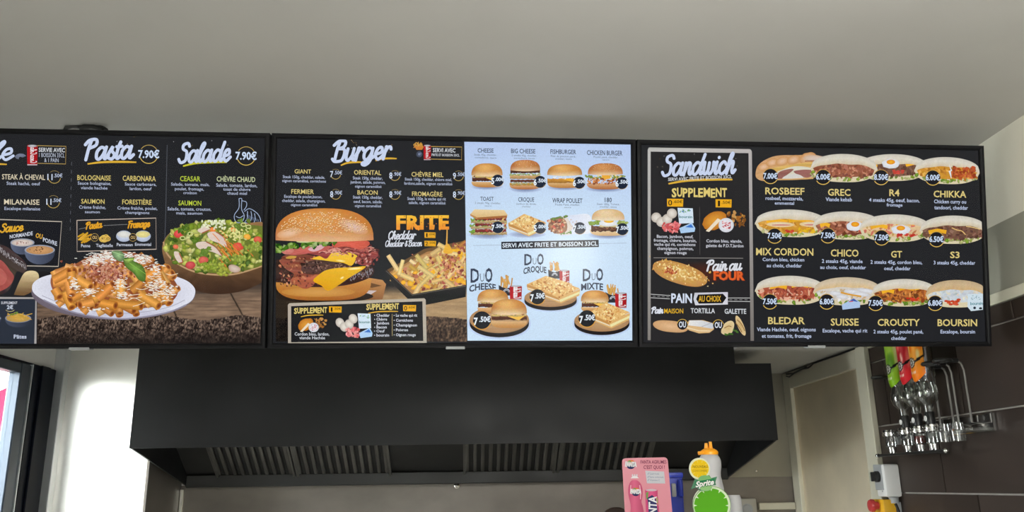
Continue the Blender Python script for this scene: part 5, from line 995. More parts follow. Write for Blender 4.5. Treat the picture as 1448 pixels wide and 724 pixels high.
def d_grec(k): sub(k, 1193, 238.4, 95, 42, MEAT, .02, seedn=150)
def d_r4(k): f = sub(k, 1262, 237.6, 101, 40, STK, .0, cheese=[(-.86, -.42, -.1), (.35, .9, -.25)], egg=(-.05, -.30), seedn=120); [k.ell(*f(rnd.uniform(.0, .3), .28+rnd.uniform(-.1, .1)), 2.4, 1.6, jit((206, 74, 60), 12)) for _ in range(12)]; k.poly(crom([f(-.98, .1), f(-.8, .2), f(-.5, .34), f(-.6, .55), f(-.9, .4)], 4, True), (206, 176, 170))
def d_chik(k):
    f = sub(k, 1338.6, 242, 93, 40, CURRY, .03, seedn=70); bits(k, lambda: f(rnd.uniform(.15, .84), rnd.uniform(-.28, .42)), 90, 3, TAND); k.poly([f(.04, -.55), f(.10, -.05), f(.04, .0), f(.12, .5), f(.14, .5), f(.11, .02), f(.15, -.03)], (226, 232, 238))
def d_mix(k):
    f = sub(k, 1119, 316.4, 103, 41, CURRY, .03, cheese=[(-.7, -.1, -.1), (-.1, .5, -.22), (.4, .9, -.25)], seedn=60)
    for u, v, w in ((-.30, .08, 20), (.55, .0, 17)): k.ell(*f(u, v), w, 3.8, (236, 222, 196), (226, 196, 140), .02, 20); k.ell(*f(u+.02, v+.03), w*.7, 1.2, (206, 140, 130), None, 0, 14)
    [k.ell(*f(rnd.uniform(-.2, .05), .52+rnd.uniform(-.06, .06)), 2.4, 1.5, jit((206, 66, 50), 12)) for _ in range(10)]; bits(k, lambda: f(rnd.uniform(.2, .7), .45+rnd.uniform(-.15, .15)), 20, 3, [(236, 190, 40), (220, 170, 40)])
def d_chico(k): f = sub(k, 1198, 319.6, 98, 42, MEAT, .02, cheese=[(-.8, -.5, .0), (.2, .7, -.30)], egg=(.22, .0), seedn=110); [k.ell(*f(rnd.uniform(.3, .9), .32+rnd.uniform(-.1, .1)), 2.6, 1.6, jit((190, 60, 54), 12)) for _ in range(14)]
def d_gt(k): f = sub(k, 1265, 323.4, 101, 41, [(226, 196, 150), (206, 160, 100), (190, 120, 80), (214, 120, 100)], .01, cheese=[(-.7, -.2, -.1), (0, .45, -.36), (.45, .85, -.36)], egg=(.16, .08), seedn=60); [k.ell(*f(rnd.uniform(.0, .55), .45+rnd.uniform(-.08, .08)), 2.4, 1.5, jit((196, 60, 50), 12)) for _ in range(12)]
def d_s3(k): f = sub(k, 1347, 325.6, 95, 42, STK, .0, cheese=[(-.75, -.2, .12)], seedn=170); k.line(crom([f(-.05, -.16), f(.12, .0), f(.25, .06), f(.36, .3)], 4), 1.3, (232, 190, 120)); k.line(crom([f(.38, -.25), f(.55, -.2), f(.8, -.05)], 4), 1.2, (230, 196, 130))
def d_ble(k): sub(k, 1118, 411, 101, 43, [(176, 88, 66), (206, 120, 90), (140, 64, 50), (226, 176, 150)], .02, cheese=[(-.6, -.1, -.22), (.0, .5, -.34), (.5, .9, -.34)], seedn=150)
def d_sui(k):
    f = sub(k, 1198, 412.6, 97, 42, [(214, 206, 196), (226, 222, 220), (206, 180, 140)], .01, top=((214, 196, 168), (222, 190, 140)), seedn=60)
    for u, v, w in ((-.35, .12, 9), (.15, .0, 13), (.55, -.08, 13), (-.15, .34, 9), (.40, .16, 12)): k.ell(*f(u, v), w, 3, (230, 232, 238), (206, 206, 210), .12, 14, .06)
    k.line(crom([f(-.2, .05), f(.1, .2), f(.4, .3)], 4), 2.2, (222, 160, 60)); k.poly([(1190, 431), (1206, 422), (1216, 427), (1215.6, 435), (1191, 438)], (176, 202, 236)); k.poly([(1201, 425), (1207, 422), (1213, 427)], (66, 100, 180)); k.line([(1200, 426.6), (1206, 426)], 1.2, (200, 70, 80))
def d_cro(k): f = sub(k, 1278, 414.6, 93, 41, [(190, 112, 52), (214, 140, 70), (150, 80, 40), (120, 70, 44)], .0, cheese=[(-.7, -.3, -.1), (-.2, .3, -.30), (.3, .8, -.34)], seedn=130); [k.ell(*f(rnd.uniform(.1, .45), .42+rnd.uniform(-.08, .08)), 2.2, 1.4, jit((206, 60, 40), 12)) for _ in range(10)]
def d_bou(k):
    f = sub(k, 1352, 416, 88, 41, [(206, 214, 220), (190, 200, 206), (222, 214, 196)], .0, top=((206, 180, 142), (212, 178, 128)), green=False, seedn=90)
    [k.ell(*f(rnd.uniform(-.4, .1), .55+rnd.uniform(-.2, .2)), 3, 1.6, jit((206, 80, 50), 12)) for _ in range(14)]; k.poly([(1367.5, 416), (1390, 415.4), (1391, 438), (1372, 440), (1367, 434)], lambda x, y: jit((206, 222, 232), 5)); k.text('boursin', 1371, 1388.6, 427, 431, (60, 130, 140), .02, rot=-2)
    for i in range(14): k.ell(1379+rnd.uniform(-7, 8), 421+rnd.uniform(-3, 3), .9, .5, jit((130, 160, 170), 20), None, 0, 6)
    k.ell(1377, 435.4, 2, 2, (40, 50, 60), None, 0, 8); k.ell(1385.4, 436, 2.4, 1.6, (40, 44, 50), None, 0, 8)
D = [('CHIKKA', (1320, 1366.2), (270, 279), [('Chicken curry ou', 1320.6, 1366, 282.6, 287.6), ('tandoori, cheddar', 1321, 1368.6, 291, 296.2)], (1317.8, 251.6), '6.00€', d_chik),
     ('R4', (1257.4, 1271.8), (268, 277.2), [('4 steaks 45g, oeuf, bacon,', 1228.7, 1300.2, 280.6, 285.6), ('fromage', 1253.6, 1276, 287.6, 292)], (1244.8, 251), '8.50€', d_r4),
     ('GREC', (1170.6, 1202.4), (267.4, 276.6), [('Viande kebab', 1167.4, 1204.6, 279.4, 284.6)], (1163, 250.6), '6.00€', d_grec),
     ('ROSBEEF', (1082, 1137.4), (265.6, 275), [('rosbeef, mozzarela,', 1082.4, 1135.4, 278, 283), ('emmental', 1095.4, 1122.8, 285, 289.4)], (1088.6, 249.4), '7.00€', d_ros),
     ('S3', (1343.4, 1356.8), (356, 364.8), [('3 steaks 45g, cheddar', 1320, 1379, 369, 374)], (1323, 338.6), '6.50€', d_s3),
     ('GT', (1259.8, 1275.4), (355, 364), [('2 steaks 45g, cordon bleu,', 1230.8, 1304, 368.2, 373.2), ('oeuf, cheddar', 1250, 1287.4, 377, 382)], (1245.4, 336.2), '7.50€', d_gt),
     ('CHICO', (1174.6, 1214), (353, 362.6), [('2 steaks 45g, viande', 1162, 1219.6, 366.8, 371.8), ('au choix, oeuf, cheddar', 1159.6, 1224.4, 375.6, 380.4)], (1169.6, 333.2), '7.50€', d_chico),
     ('MIX CORDON', (1069, 1150), (351.2, 361), [('Cordon bleu, chicken', 1078.2, 1137.2, 364.6, 369.4), ('au choix, cheddar', 1084, 1133.8, 373, 378)], (1094.4, 333.6), '7.50€', d_mix),
     ('BOURSIN', (1325.6, 1381.6), (451.6, 461), [('Escalope, boursin', 1329.8, 1378.6, 466.4, 471.4)], (1321, 428.6), '6.80€', d_bou),
     ('CROUSTY', (1240.8, 1300.4), (451.2, 460.6), [('2 steaks 45g, poulet pané,', 1235, 1305.4, 466.4, 471.4), ('cheddar', 1260, 1281.6, 475.8, 480.6)], (1237, 428.6), '7.50€', d_cro),
     ('SUISSE', (1174.6, 1214), (450.6, 460.2), [('Escalope, vache qui rit', 1163.2, 1226.4, 465, 470)], (1168, 426.6), '6.80€', d_sui),
     ('BLEDAR', (1086, 1138), (448.6, 458.2), [('Viande Hachée, oeuf, oignons', 1070.2, 1153.4, 463.2, 468.4), ('et tomates, frit, fromage', 1077.2, 1147.2, 472.4, 477.6)], (1087.8, 426.4), '7.50€', d_ble)]
# left neighbours lie over right ones except where the photo shows the reverse
lev = {'GREC': 2, 'R4': 1, 'CHIKKA': 3, 'ROSBEEF': 1, 'MIX CORDON': 1, 'CHICO': 2, 'GT': 3, 'S3': 4, 'BLEDAR': 1, 'SUISSE': 2, 'CROUSTY': 3, 'BOURSIN': 4}
for d in D:
    base = .0004+.0010*(lev[d[0]]-1)
    k = Ink(base, 3e-6, clip=(1066, 203, 1386.2+2.6*max(0, (d[4][1]-250)/180), 486)); d[6](k); k.build('sandwich_picture', s3)
    entry(s3, d[0], *d[1], *d[2], ST, d[3], SL, .0006, .02, .016); badge(s3, *d[4], 10.6, d[5], 'disc', .0046)
# ------------------------------------------------------------------ real things
def matt_print(name, rough=.45, k=1.0):
    m = bpy.data.materials.new(name); m.use_nodes = True; nt = m.node_tree; b = nt.nodes['Principled BSDF']; a = nt.nodes.new('ShaderNodeAttribute'); a.attribute_name = 'Col'
    v = nt.nodes.new('ShaderNodeVectorMath'); v.operation = 'SCALE'; v.inputs['Scale'].default_value = k; nt.links.new(a.outputs['Color'], v.inputs[0]); nt.links.new(v.outputs[0], b.inputs['Base Color']); b.inputs['Roughness'].default_value = rough; b.inputs['Specular IOR Level'].default_value = .15; return m
M['card'] = matt_print('printed_card', .6, .66); M['label'] = matt_print('printed_label', .35)
def copy_thing(src, delta, label=None):
    r = src.copy(); COL.objects.link(r); r.location = Vector(src.location)+Vector(delta)
    if label: r['label'] = label
    for c in list(src.children):
        d = c.copy(); COL.objects.link(d); d.parent = r
        for g in c.children: e = g.copy(); COL.objects.link(e); e.parent = d
    return r
# --- bottle rack on the tiled wall
RX = 1.49
sy = [onX(px, 604, RX).y for px in (1258, 1281, 1299, 1317, 1335, 1353)]
zt = onX(1299, 602, RX).z                   # top of the measuring heads
zb = onX(1299, 640, RX).z
zf = onX(1240, 540, 1.535).z                # forks that hold the bottles
M['rodsteel'] = mat('rod_steel', (.32, .31, .30), .3, .9)
rk = thing('bottle_rack', (XR-.01, (sy[0]+sy[-1])/2, zt), 'wall rack with chrome rods and black forks for upturned bottles', 'rack')
MB().box((XR-.016, sy[-1]-.06, zt-.035), (XR-.006, sy[0]+.06, zt+.02), .002).build('wall_rail', 'clearplastic', rk)
for i, y in enumerate(sy):
    x = 1.540 if i in (0, 4, 5) else 1.566; top = zf
    MB().tube([(XR-.008, y, zt-.01), (x, y, zt-.005), (x, y, top-.03), (x-.006, y, top-.008), (x-.02, y, top)], .0034, 8).build('rod', 'rodsteel', rk, True)
    m = MB().tube([(x-.016, y, top), (x-.045, y, top)], [.007, .008], 8)
    if i in (0, 4, 5): m.tube([(x-.040+.024*math.cos(a)-.024, y+.024*math.sin(a), top) for a in [math.pi*2*k_/14 for k_ in range(15)]], .0055, 6)
    m.build('fork', 'blackplastic', rk, True)
    MB().box((RX+.036, y-.022, zt-.032), (XR-.014, y+.022, zt-.022), .002).build('holder', 'clearplastic' if i > 3 else 'greyplastic', rk)
    if i > 3: MB().lathe([(.022, -.03), (.024, .0), (.019, .004), (.018, .025)], (RX, y, zt-.03), n=16, cap=False).build('empty_cup', 'clearplastic', rk, True)
MB().tube([(RX-.03, sy[0]+.05, zb-.002), (RX-.03, sy[-1]+.03, zb-.002)], .005, 8).tube([(RX-.03, sy[2], zb-.002), (XR-.004, sy[2], zb-.002)], .004, 6).build('drip_bar', 'blackplastic', rk, True)
MB().sphere((RX-.03, sy[-1]+.026, zb-.002), .008).build('bar_end', 'chrome', rk, True)
MB().sphere((RX-.03, sy[0]+.054, zb-.002), .008).build('bar_end', 'chrome', rk, True)
# measuring heads
hgt = zt-zb
def optic(y, label, liquid=None):
    t = thing('measuring_head', (RX, y, zb), label, 'dispenser', 'measuring heads on the bottle rack')
    MB().lathe([(.019, -.002), (.0265, .0), (.0275, .006), (.0235, .009), (.0265, .013), (.0255, .02), (.017, .023)], (RX, y, zt-.022), n=20).build('collar', 'chrome', t, True)
    MB().lathe([(.0155, -.04), (.0205, -.036), (.0205, -.004), (.0195, 0)], (RX, y, zt-.022), n=18, cap=False).build('chamber', 'clearplastic', t, True)
    if liquid: MB().lathe([(.014, -.036), (.0175, -.034), (.0175, -.012), (.012, -.010)], (RX, y, zt-.022), n=14).build('liquid', liquid, t, True)
    MB().lathe([(.004, zb-zt+.022), (.0075, zb-zt+.024), (.0085, -.066), (.0125, -.062), (.0145, -.040), (.010, -.038)], (RX, y, zt-.022), n=16).build('spout', 'chrome', t, True)
    MB().box((RX+.020, y-.006, zt-.052), (RX+.034, y+.006, zt-.028), .002).build('clamp', 'greyplastic', t)
    return t
M['redliquid'] = mat('red_syrup', (.12, .012, .010), .2)
optic(sy[0], 'chrome measuring head without a bottle, farthest left on the wall rack'); optic(sy[1], 'chrome measuring head under the bottle with the green label'); optic(sy[2], 'chrome measuring head with dark red liquid under the bottle with the red label', 'redliquid'); optic(sy[3], 'chrome measuring head under the bottle with the orange label')
# upturned syrup bottles
def bottle(y, label, pal, name_c):
    t = thing('syrup_bottle', (RX, y, zt), label, 'bottle', 'upturned syrup bottles in the wall rack')
    prof = [(.0125, .030), (.0135, .040), (.0150, .060), (.0300, .075), (.0365, .095), (.0345, .115), (.0290, .134), (.0305, .146), (.0345, .158), (.0355, .330), (.033, .345), (.02, .348)]
    MB().lathe(prof, (RX, y, zt), n=28, cap=False).build('glass_body', 'bottleglass', t, True)
    c = MB().lathe([(.0125, -.002), (.0150, .0), (.0155, .036), (.0130, .040)], (RX, y, zt), n=18).build('neck_cap', 'blackplastic', t, True)
    me = bpy.data.meshes.new('fruit_label'); V = []; C_ = []; F = []; na, nh = 30, 40; r_ = random.Random(int(y*1000))
    blobs = [(r_.uniform(-1, 1), r_.uniform(.45, .95), r_.uniform(.12, .3), r_.choice(pal[2])) for _ in range(12)]
    for j in range(nh+1):
        v = j/nh
        for i in range(na+1):
            u = -1+2*i/na; a = math.pi+u*1.25; z0 = .136+.026*u*u; z = z0+(.290-z0)*v; r = .0362 if z > .158 else .0362-(.158-z)*.22
            V.append((RX+r*math.cos(a), y+r*math.sin(a), zt+z)); c_ = mixc(pal[0], pal[1], min(1, v*2.2))
            for bx, by, br, bc in blobs:
                d = math.hypot((u-bx)*.9, v-by)/br
                if d < 1: c_ = mixc(bc, c_, d**3)
            if abs(v-.40-.04*u) < .030: c_ = (22, 20, 20)
            d = math.hypot((u+.0)*.046, (v-.40)*.147)
            if d < .0165: c_ = (24, 22, 22)
            if .009 < d < .0125 or d < .004: c_ = (206, 204, 196)
            if .17 < v < .22 and -.5 < u < .35 and int((u+2)*14) % 2: c_ = (236, 226, 210)
            C_.append(c_)
    for j in range(nh):
        for i in range(na): q = j*(na+1)+i; F.append((q, q+na+1, q+na+2, q+1))
    me.from_pydata(V, [], F); at = me.color_attributes.new('Col', 'FLOAT_COLOR', 'POINT'); at.data.foreach_set('color', [q for c_ in C_ for q in (*L(*c_), 1.0)]); me.materials.append(M['label'])
    o = bpy.data.objects.new('fruit_label', me); COL.objects.link(o); o.parent = t; o.matrix_parent_inverse = Matrix.Translation(-t.location); o['label'] = name_c
    me2 = MB().lathe([(.0002, .0), (.009, .0), (.009, .001)], (RX-.0152, y, zt+.018), (-1, 0, 0), 14).build('cap_emblem', 'whiteplastic', c)
    return t
bottle(sy[1], 'upturned clear bottle with green apple label on the wall rack', ((120, 170, 20), (150, 190, 60), [(196, 214, 120), (90, 140, 30), (214, 226, 160)]), 'green fruit label')
bottle(sy[2], 'upturned clear bottle with red fruit label in the middle of the rack', ((206, 30, 44), (214, 60, 60), [(240, 190, 170), (180, 30, 40), (236, 120, 110)]), 'red fruit label')
bottle(sy[3], 'upturned clear bottle with orange label, nearest on the wall rack', ((240, 120, 20), (244, 160, 50), [(250, 200, 110), (236, 120, 20), (246, 220, 150)]), 'orange fruit label')
# --- isolator switch and emergency stop on the right
Yn = onX(1275, 690, XR-.006).y; Xp = onY(1253, 690, Yn).x; Yfar = onX(1239.5, 690, Xp).y
zt_ = onX(1252, 656, Xp).z; zl = onX(1258, 703, Xp).z
sw = thing('isolator_switch', (XR-.006, Yn, zl), 'white switch box with a black knob on the tiled wall below the bottle rack', 'switch')
MB().box((Xp, Yn, zl), (XR-.006, Yfar, zt_), .008, 2).build('box', 'whiteplastic', sw, True)
ym, zm = Yn+(Yfar-Yn)*.62, zl+(zt_-zl)*.62
MB().box((Xp-.002, ym-.030, zm-.048), (Xp+.004, ym+.034, zm+.044), .002).build('switch_plate', 'greyplastic', sw)
MB().lathe([(.020, 0), (.020, .012), (.016, .016)], (Xp-.001, ym, zm), (-1, 0, 0), 18).box((Xp-.030, ym-.005, zm-.017), (Xp-.015, ym+.005, zm+.017), .002).build('knob', 'blackplastic', sw, True)
MB().lathe([(.017, -.022), (.017, -.004), (.020, 0)], ((Xp+XR)/2, (Yn+Yfar)/2-.02, zl), n=14).build('cable_gland', 'greyplastic', sw, True)
tag(MB().tube([((Xp+XR)/2, (Yn+Yfar)/2-.02, zl-.023), ((Xp+XR)/2+.01, Yn+.02, zl-.05), (XR-.02, Yn+.01, zl-.12), (XR-.02, Yn+.01, .9)], .009, 8).build('power_cable', 'blackplastic', None, True), 'thick black power cable running down from the white switch box', 'cable')
sx_ = MB().lathe([(.003, 0), (.003, .0015)], (Xp, Yn+.03, zl+.02), (-1, 0, 0), 8).build('box_screw', 'greyplastic', sw)
Xe = XR-.075; pe = onX(1236, 706, Xe); ye0, ye1 = onX(1250, 715, Xe).y, onX(1233, 715, Xe).y
es = thing('emergency_stop', (XR-.006, (ye0+ye1)/2, pe.z-.11), 'yellow box with a red mushroom button below the white switch box', 'switch')
MB().box((Xe, ye0, pe.z-.11), (XR-.03, ye1, pe.z), .004, 2).build('box', 'yellowplastic', es, True)
bz = onX(1230, 715, Xe-.03).z; by = (ye0+ye1)/2
MB().lathe([(.014, 0), (.014, .012), (.022, .016), (.0235, .024), (.020, .031), (.001, .034)], (Xe, by, bz), (-1, 0, 0), 18).build('button', 'redplastic', es, True)
MB().box((XR-.03, ye0+.01, pe.z-.10), (XR-.006, ye1-.01, pe.z-.01)).build('back_plate', 'greyplastic', es)
# --- loose cable along the top of the metal panel
def P_(x, y, X=XR-.034): return onX(x, y, X)
tag(MB().tube([P_(1112, 532)]+[P_(x, y) for x, y in ((1116, 533), (1124, 527), (1133, 522), (1143, 520), (1146, 518), (1150, 514), (1170, 507), (1190, 500), (1208, 493))], .0035, 6).tube([P_(x, y) for x, y in ((1112, 529), (1122, 528), (1132, 523), (1140, 519))], .004, 6).build('loose_cable', 'blackplastic', None, True), 'thin black cable lying along the top rail of the ivory framed panel', 'cable')
# --- black cable loop above the left board
cb = MB(); q = [onY(x, y, 2.262) for x, y in ((91, 184), (94, 180.5), (102, 178.2), (116, 177.4), (130, 178.2), (142, 180), (152, 184))]
cb.tube(q, [.004, .006, .007, .010, .011, .009, .004], 8).tube([onY(x, y, 2.255) for x, y in ((113, 183), (120, 179.5), (132, 180), (146, 183.5))], .009, 8)
tag(cb.build('cable_loop', 'blackplastic', None, True), 'black cable loop lying over the top edge of the left menu board', 'cable')
# --- socket and conduit on the splashback
so = onY(1056, 712, YB-.03); s0, s1_ = onY(1043, 705, YB-.03), onY(1070, 730, YB-.03)
sk = thing('wall_socket', (so.x, YB-.01, s1_.z), 'small beige wall socket on the steel splashback behind the white tub', 'socket')
MB().box((s0.x, YB-.045, s1_.z-.03), (s1_.x, YB-.006, s0.z), .006, 2).build('housing', 'socket', sk, True)
MB().lathe([(.026, 0), (.026, .003), (.021, .003), (.019, .001)], ((s0.x+s1_.x)/2-.004, YB-.045, (s0.z+s1_.z)/2-.008), (0, -1, 0), 20).build('outlet', 'greyplastic', sk, True)
c0, c1 = onY(1071, 711, YB-.02), onY(1126, 720, YB-.02)
tag(MB().box((c0.x+.004, YB-.03, c1.z), (1.553, YB-.006, c0.z), .003).build('cable_duct', 'frame_cream'), 'beige horizontal cable duct running right from the wall socket', 'duct')
# --- the counter cabinet just below the picture
CZ = 1.6-.20
ct = thing('counter_cabinet', (.55, 2.1, 0), 'steel counter cabinet below the picture carrying the signs and bottles', 'cabinet')
MB().box((.05, 1.80, .08), (1.15, 2.50, CZ-.03), .004).build('body', 'cabinet', ct); MB().box((.03, 1.78, CZ-.03), (1.17, 2.52, CZ), .004).build('worktop', 'steel', ct)
for x in (.32, .88):
    d = MB().box((x-.25, 1.785, .12), (x+.25, 1.80, CZ-.05), .003).build('door', 'cabinet', ct); MB().tube([(x+.2, 1.775, .7), (x+.2, 1.76, .72), (x+.2, 1.76, .98), (x+.2, 1.775, 1.0)], .006, 8).build('handle', 'chrome', d, True)
for x in (.1, 1.1):
    for y in (1.85, 2.45): MB().lathe([(.025, 0), (.02, .08)], (x, y, 0), n=12).build('foot', 'blackplastic', ct)
# --- pink drinks card
YC = 1.95
a, b = onY(879.5, 648, YC), onY(944, 646.5, YC); e1 = (b-a).normalized(); e2 = Vector((-e1.z, 0, e1.x)); wd = (b-a).length
if e2.z < 0: e2 = -e2
hh = (a.z-CZ)/e2.z
pc = thing('drinks_card', (a.x+wd/2, YC, CZ), 'pink upright card showing a bottle and a can, left of the green sign', 'sign')
def card_pt(u, v, w): return a+e1*u-e2*v+Vector((0, w, 0))
m = MB(); rr = .008; out = [(wd*0, hh), (0, rr)]+[(rr-rr*math.cos(t), rr-rr*math.sin(t)) for t in (.5, 1.05)]+[(rr, 0), (wd-rr, 0)]+[(wd-rr+rr*math.sin(t), rr-rr*math.cos(t)) for t in (.5, 1.05)]+[(wd, rr), (wd+.004, hh)]
A_ = [m.bm.verts.new(card_pt(u, v, 0)) for u, v in out]; B_ = [m.bm.verts.new(card_pt(u, v, .003)) for u, v in out]
m.bm.faces.new(A_); m.bm.faces.new(B_[::-1])
for i in range(len(out)): j = (i+1) % len(out); m.bm.faces.new((A_[i], B_[i], B_[j], A_[j]))
PINK = (232, 138, 156)
M['pinkcard'] = mat('pink_card', tuple(v*.60 for v in L(*PINK)), .45, noise=.03)
m.build('card', 'pinkcard', pc)
MB().prism([(YC+.003, CZ), (YC+.07, CZ), (YC+.003, CZ+.14)], 0, a.x+.04, a.x+.044).build('easel', 'pinkcard', pc)
CB = Board(Vector((0, YC-.0006, 0)), Vector((0, -1, 0)))
_b = Ink.build
def cbuild(k, name, par, label=None, board=None, m='card'):
    o = _b(k, name, par, label, board); o.data.materials.clear(); o.data.materials.append(M[m]); return o
def fanta(k, x, y, w):
    k.ell(x, y+w*.04, w*.40, w*.36, (38, 44, 92), None, 0, 18); k.ell(x-w*.02, y-w*.22, w*.34, w*.18, (226, 120, 40), None, -.1, 14); k.ell(x-w*.14, y-w*.26, w*.16, w*.10, (96, 150, 60), None, -.3, 10)
    k.text('FANTA', x-w*.52, x+w*.52, y-w*.22, y+w*.14, (240, 240, 244), .10, .15, rot=2); k.text('FANTA', x-w*.48, x+w*.48, y-w*.20, y+w*.12, (40, 44, 90), .035, .15, rot=2); k.text('FANTA', x-w*.48, x+w*.48, y-w*.20, y+w*.12, (246, 246, 248), .02, .15, rot=2)
k = Ink(0, 3e-5); fanta(k, 892, 657, 16); cbuild(k, 'logo', pc, None, CB)
k = Ink(0, 3e-5); k.text('FANTA AGRUMES', 905.8, 942.4, 650.8, 655.6, (110, 28, 70), .012, rot=0); k.text("C'EST QUOI ?", 910, 940, 658.2, 663, (110, 28, 70), .012, rot=0); cbuild(k, 'heading', pc, None, CB)
k = Ink(0, 3e-5); k.poly([(912.4, 665.6), (939, 666.8), (940.6, 683.8), (914.8, 683.4)], (206, 206, 214))
for t, x1_, y in (('Goût fruité', 932, 669.8), ('Sans colorant', 938.4, 674.4), ('Vitamine C', 933, 678.8)): k.text(t, 918.6, x1_, y-1.2, y+1.4, (120, 126, 150), 0, rot=1); k.line([(915.6, y), (916.4, y+1), (917.8, y-1.6)], .5, (90, 110, 150))
cbuild(k, 'note', pc, 'white note with ticked lines', CB)
k = Ink(0, 2e-5); PB = [(894, 679), (900.5, 679), (906, 684), (908.6, 692), (908.4, 702), (907, 710), (909.4, 718), (909.6, 732), (892.6, 732), (892, 718), (891, 710), (888.6, 700), (888.4, 690), (890.4, 683)]
k.shape(crom(PB, 3, True), lambda x, y, t: mixc((230, 110, 146), (196, 80, 118), max(0, min(1, abs(x-897)/11))), 5); k.line([(904.4, 686), (906, 696), (905.6, 706)], 1.4, (244, 176, 196)); k.line([(892, 686), (891.4, 698)], 1, (246, 196, 210)); k.poly([(891.8, 676.4), (903.4, 676.2), (900.6, 673.4), (894.4, 673.4)], (240, 236, 240)); 
for x_ in (894.4, 897.4, 900.4): k.poly([(x_-1, 673.4), (x_+1.2, 673.4), (x_+.9, 670.6), (x_-.7, 670.6)], (222, 218, 226))
fanta(k, 899, 695.6, 15); cbuild(k, 'bottle_picture', pc, 'printed pink soda bottle', CB)
k = Ink(0, 2e-5); k.shape(crom([(913, 692.4), (921, 691.4), (929, 692.4), (930, 700), (931.4, 732), (915.6, 732), (912.6, 700)], 3, True), lambda x, y, t: mixc((236, 96, 150), (206, 70, 120), abs(x-921)/10), 5); k.ell(921, 693, 8, 1.6, (206, 190, 198), None, 0, 14); k.poly([(913.4, 697), (917, 695), (916, 706), (914, 706)], (120, 170, 90)); k.poly([(915.4, 704), (922, 700), (927, 704), (931, 728), (931, 732), (918, 732)], (52, 56, 110))
k.step = 2e-5
V_, F_ = glyphs('FANTA', .03, .1); mxx = max(v[0] for v in V_); k.up(); k.add([(928.4-11*(y_/.69)-1.5*(1-x_/mxx)*0, 742-40*(x_/mxx)) for x_, y_ in V_], [(244, 244, 248)]*len(V_), F_); k.poly([(928, 702), (930, 706), (930.6, 716), (928.6, 708)], (150, 190, 110)); cbuild(k, 'can_picture', pc, 'printed pink soda can', CB)
# --- lemon and lime sign
YS = 1.93
def disc(cx, cy, r, Y, name, m, par, n=36, th=.002):
    c = onY(cx, cy, Y); R_ = (onY(cx+r, cy, Y)-c).length; o = MB().lathe([(R_, 0), (R_, th)], c, (0, 1, 0), n).build(name, m, par); return c, R_
gs = thing('lemon_lime_sign', (onY(1006, 702, YS).x, YS, CZ), 'cut-out sign of a lemon slice, green badge and lime slice', 'sign')
M['palecard'] = mat('pale_card', (.46, .47, .40), .5)
def cut(cx, cy, r, Y, name, paint):
    disc(cx, cy, r, Y, name, 'palecard', gs); k = Ink(0, 3e-5); paint(k); cbuild(k, name+'_print', bpy.data.objects[name], None, Board(Vector((0, Y-.0004, 0)), Vector((0, -1, 0))))
def lemon(k):
    k.ell(989.4, 663, 15, 15, (238, 240, 206), None, 0, 36); k.ell(989.6, 662.8, 12.8, 12.8, (248, 206, 8), None, 0, 36)
    for i in range(10): a = i*.628; k.line([(989.6+9*math.cos(a), 662.8+9*math.sin(a)), (989.6+12.8*math.cos(a), 662.8+12.8*math.sin(a))], .5, (250, 230, 130))
    k.text('NOUVEAU', 979.6, 1000.6, 658.2, 661.6, (110, 100, 20), .01, rot=0); k.text('CONCOMBRE', 979.4, 1000, 664.4, 667, (140, 120, 20), .0, rot=0)
def lime(k):
    k.ell(1006.4, 714.6, 27, 27, (112, 160, 92), None, 0, 44); k.ell(1006.6, 714.6, 26.2, 26.2, (226, 240, 206), None, 0, 44); k.ell(1005.6, 714.8, 24.2, 24.2, (92, 178, 22), None, 0, 44)
    for i in range(12):
        a = -1.57+i*.5236; c, s_ = math.cos(a), math.sin(a); k.poly([(1005.8+25*c-1.6*s_, 714.8+25*s_+1.6*c), (1005.8+20*c, 714.8+20*s_), (1005.8+25*c+1.6*s_, 714.8+25*s_-1.6*c)], (226, 240, 206))
cut(989.4, 663, 15, YS, 'lemon_slice', lemon); cut(1006.4, 714.6, 27, YS-.002, 'lime_slice', lime)
bp_ = [(977, 692), (983, 677), (989, 679), (993, 673.5), (1003, 672), (1006, 676), (1014, 674), (1011.6, 682), (1012.6, 686), (1005, 687), (1003, 691), (996, 694.6), (990, 693.6), (985, 689.4)]
mb_ = MB(); A_ = [mb_.bm.verts.new(onY(x, y, YS-.006)) for x, y in bp_]; B_ = [mb_.bm.verts.new(onY(x, y, YS-.006)+Vector((0, .003, 0))) for x, y in bp_]; mb_.bm.faces.new(A_); mb_.bm.faces.new(B_[::-1])
for i in range(len(bp_)): j = (i+1) % len(bp_); mb_.bm.faces.new((A_[i], B_[i], B_[j], A_[j]))
M['greencard'] = mat('green_card', tuple(v*.6 for v in L(30, 128, 80)), .45)
bd_ = mb_.build('badge', 'greencard', gs)
k = Ink(0, 3e-5); k.ell(997, 678, 9.6, 6, (130, 190, 120), None, 0, 22); k.ell(998, 689, 9, 5.4, (150, 200, 130), None, 0, 22); k.poly([(983, 681), (1010, 676.6), (1010.4, 684), (984.4, 690)], (30, 128, 80)); k.text('Sprite', 983, 1010.4, 679.6, 687.4, (20, 80, 60), .07, .18, rot=-9); k.text('Sprite', 983.6, 1009.6, 679.4, 687, (246, 248, 246), .035, .18, rot=-9); cbuild(k, 'lettering', bd_, 'white lettering', Board(Vector((0, YS-.0066, 0)), Vector((0, -1, 0))))
cl = onY(1006, 724, YS); MB().box((cl.x-.012, YS+.001, CZ), (cl.x+.012, YS+.004, onY(1006, 700, YS).z)).box((cl.x-.03, YS-.02, CZ), (cl.x+.03, YS+.03, CZ+.004)).box((onY(990, 670, YS).x, YS+.0, onY(990, 690, YS).z), (onY(1004, 670, YS).x, YS+.0025, onY(990, 668, YS).z)).build('stand', 'palecard', gs)
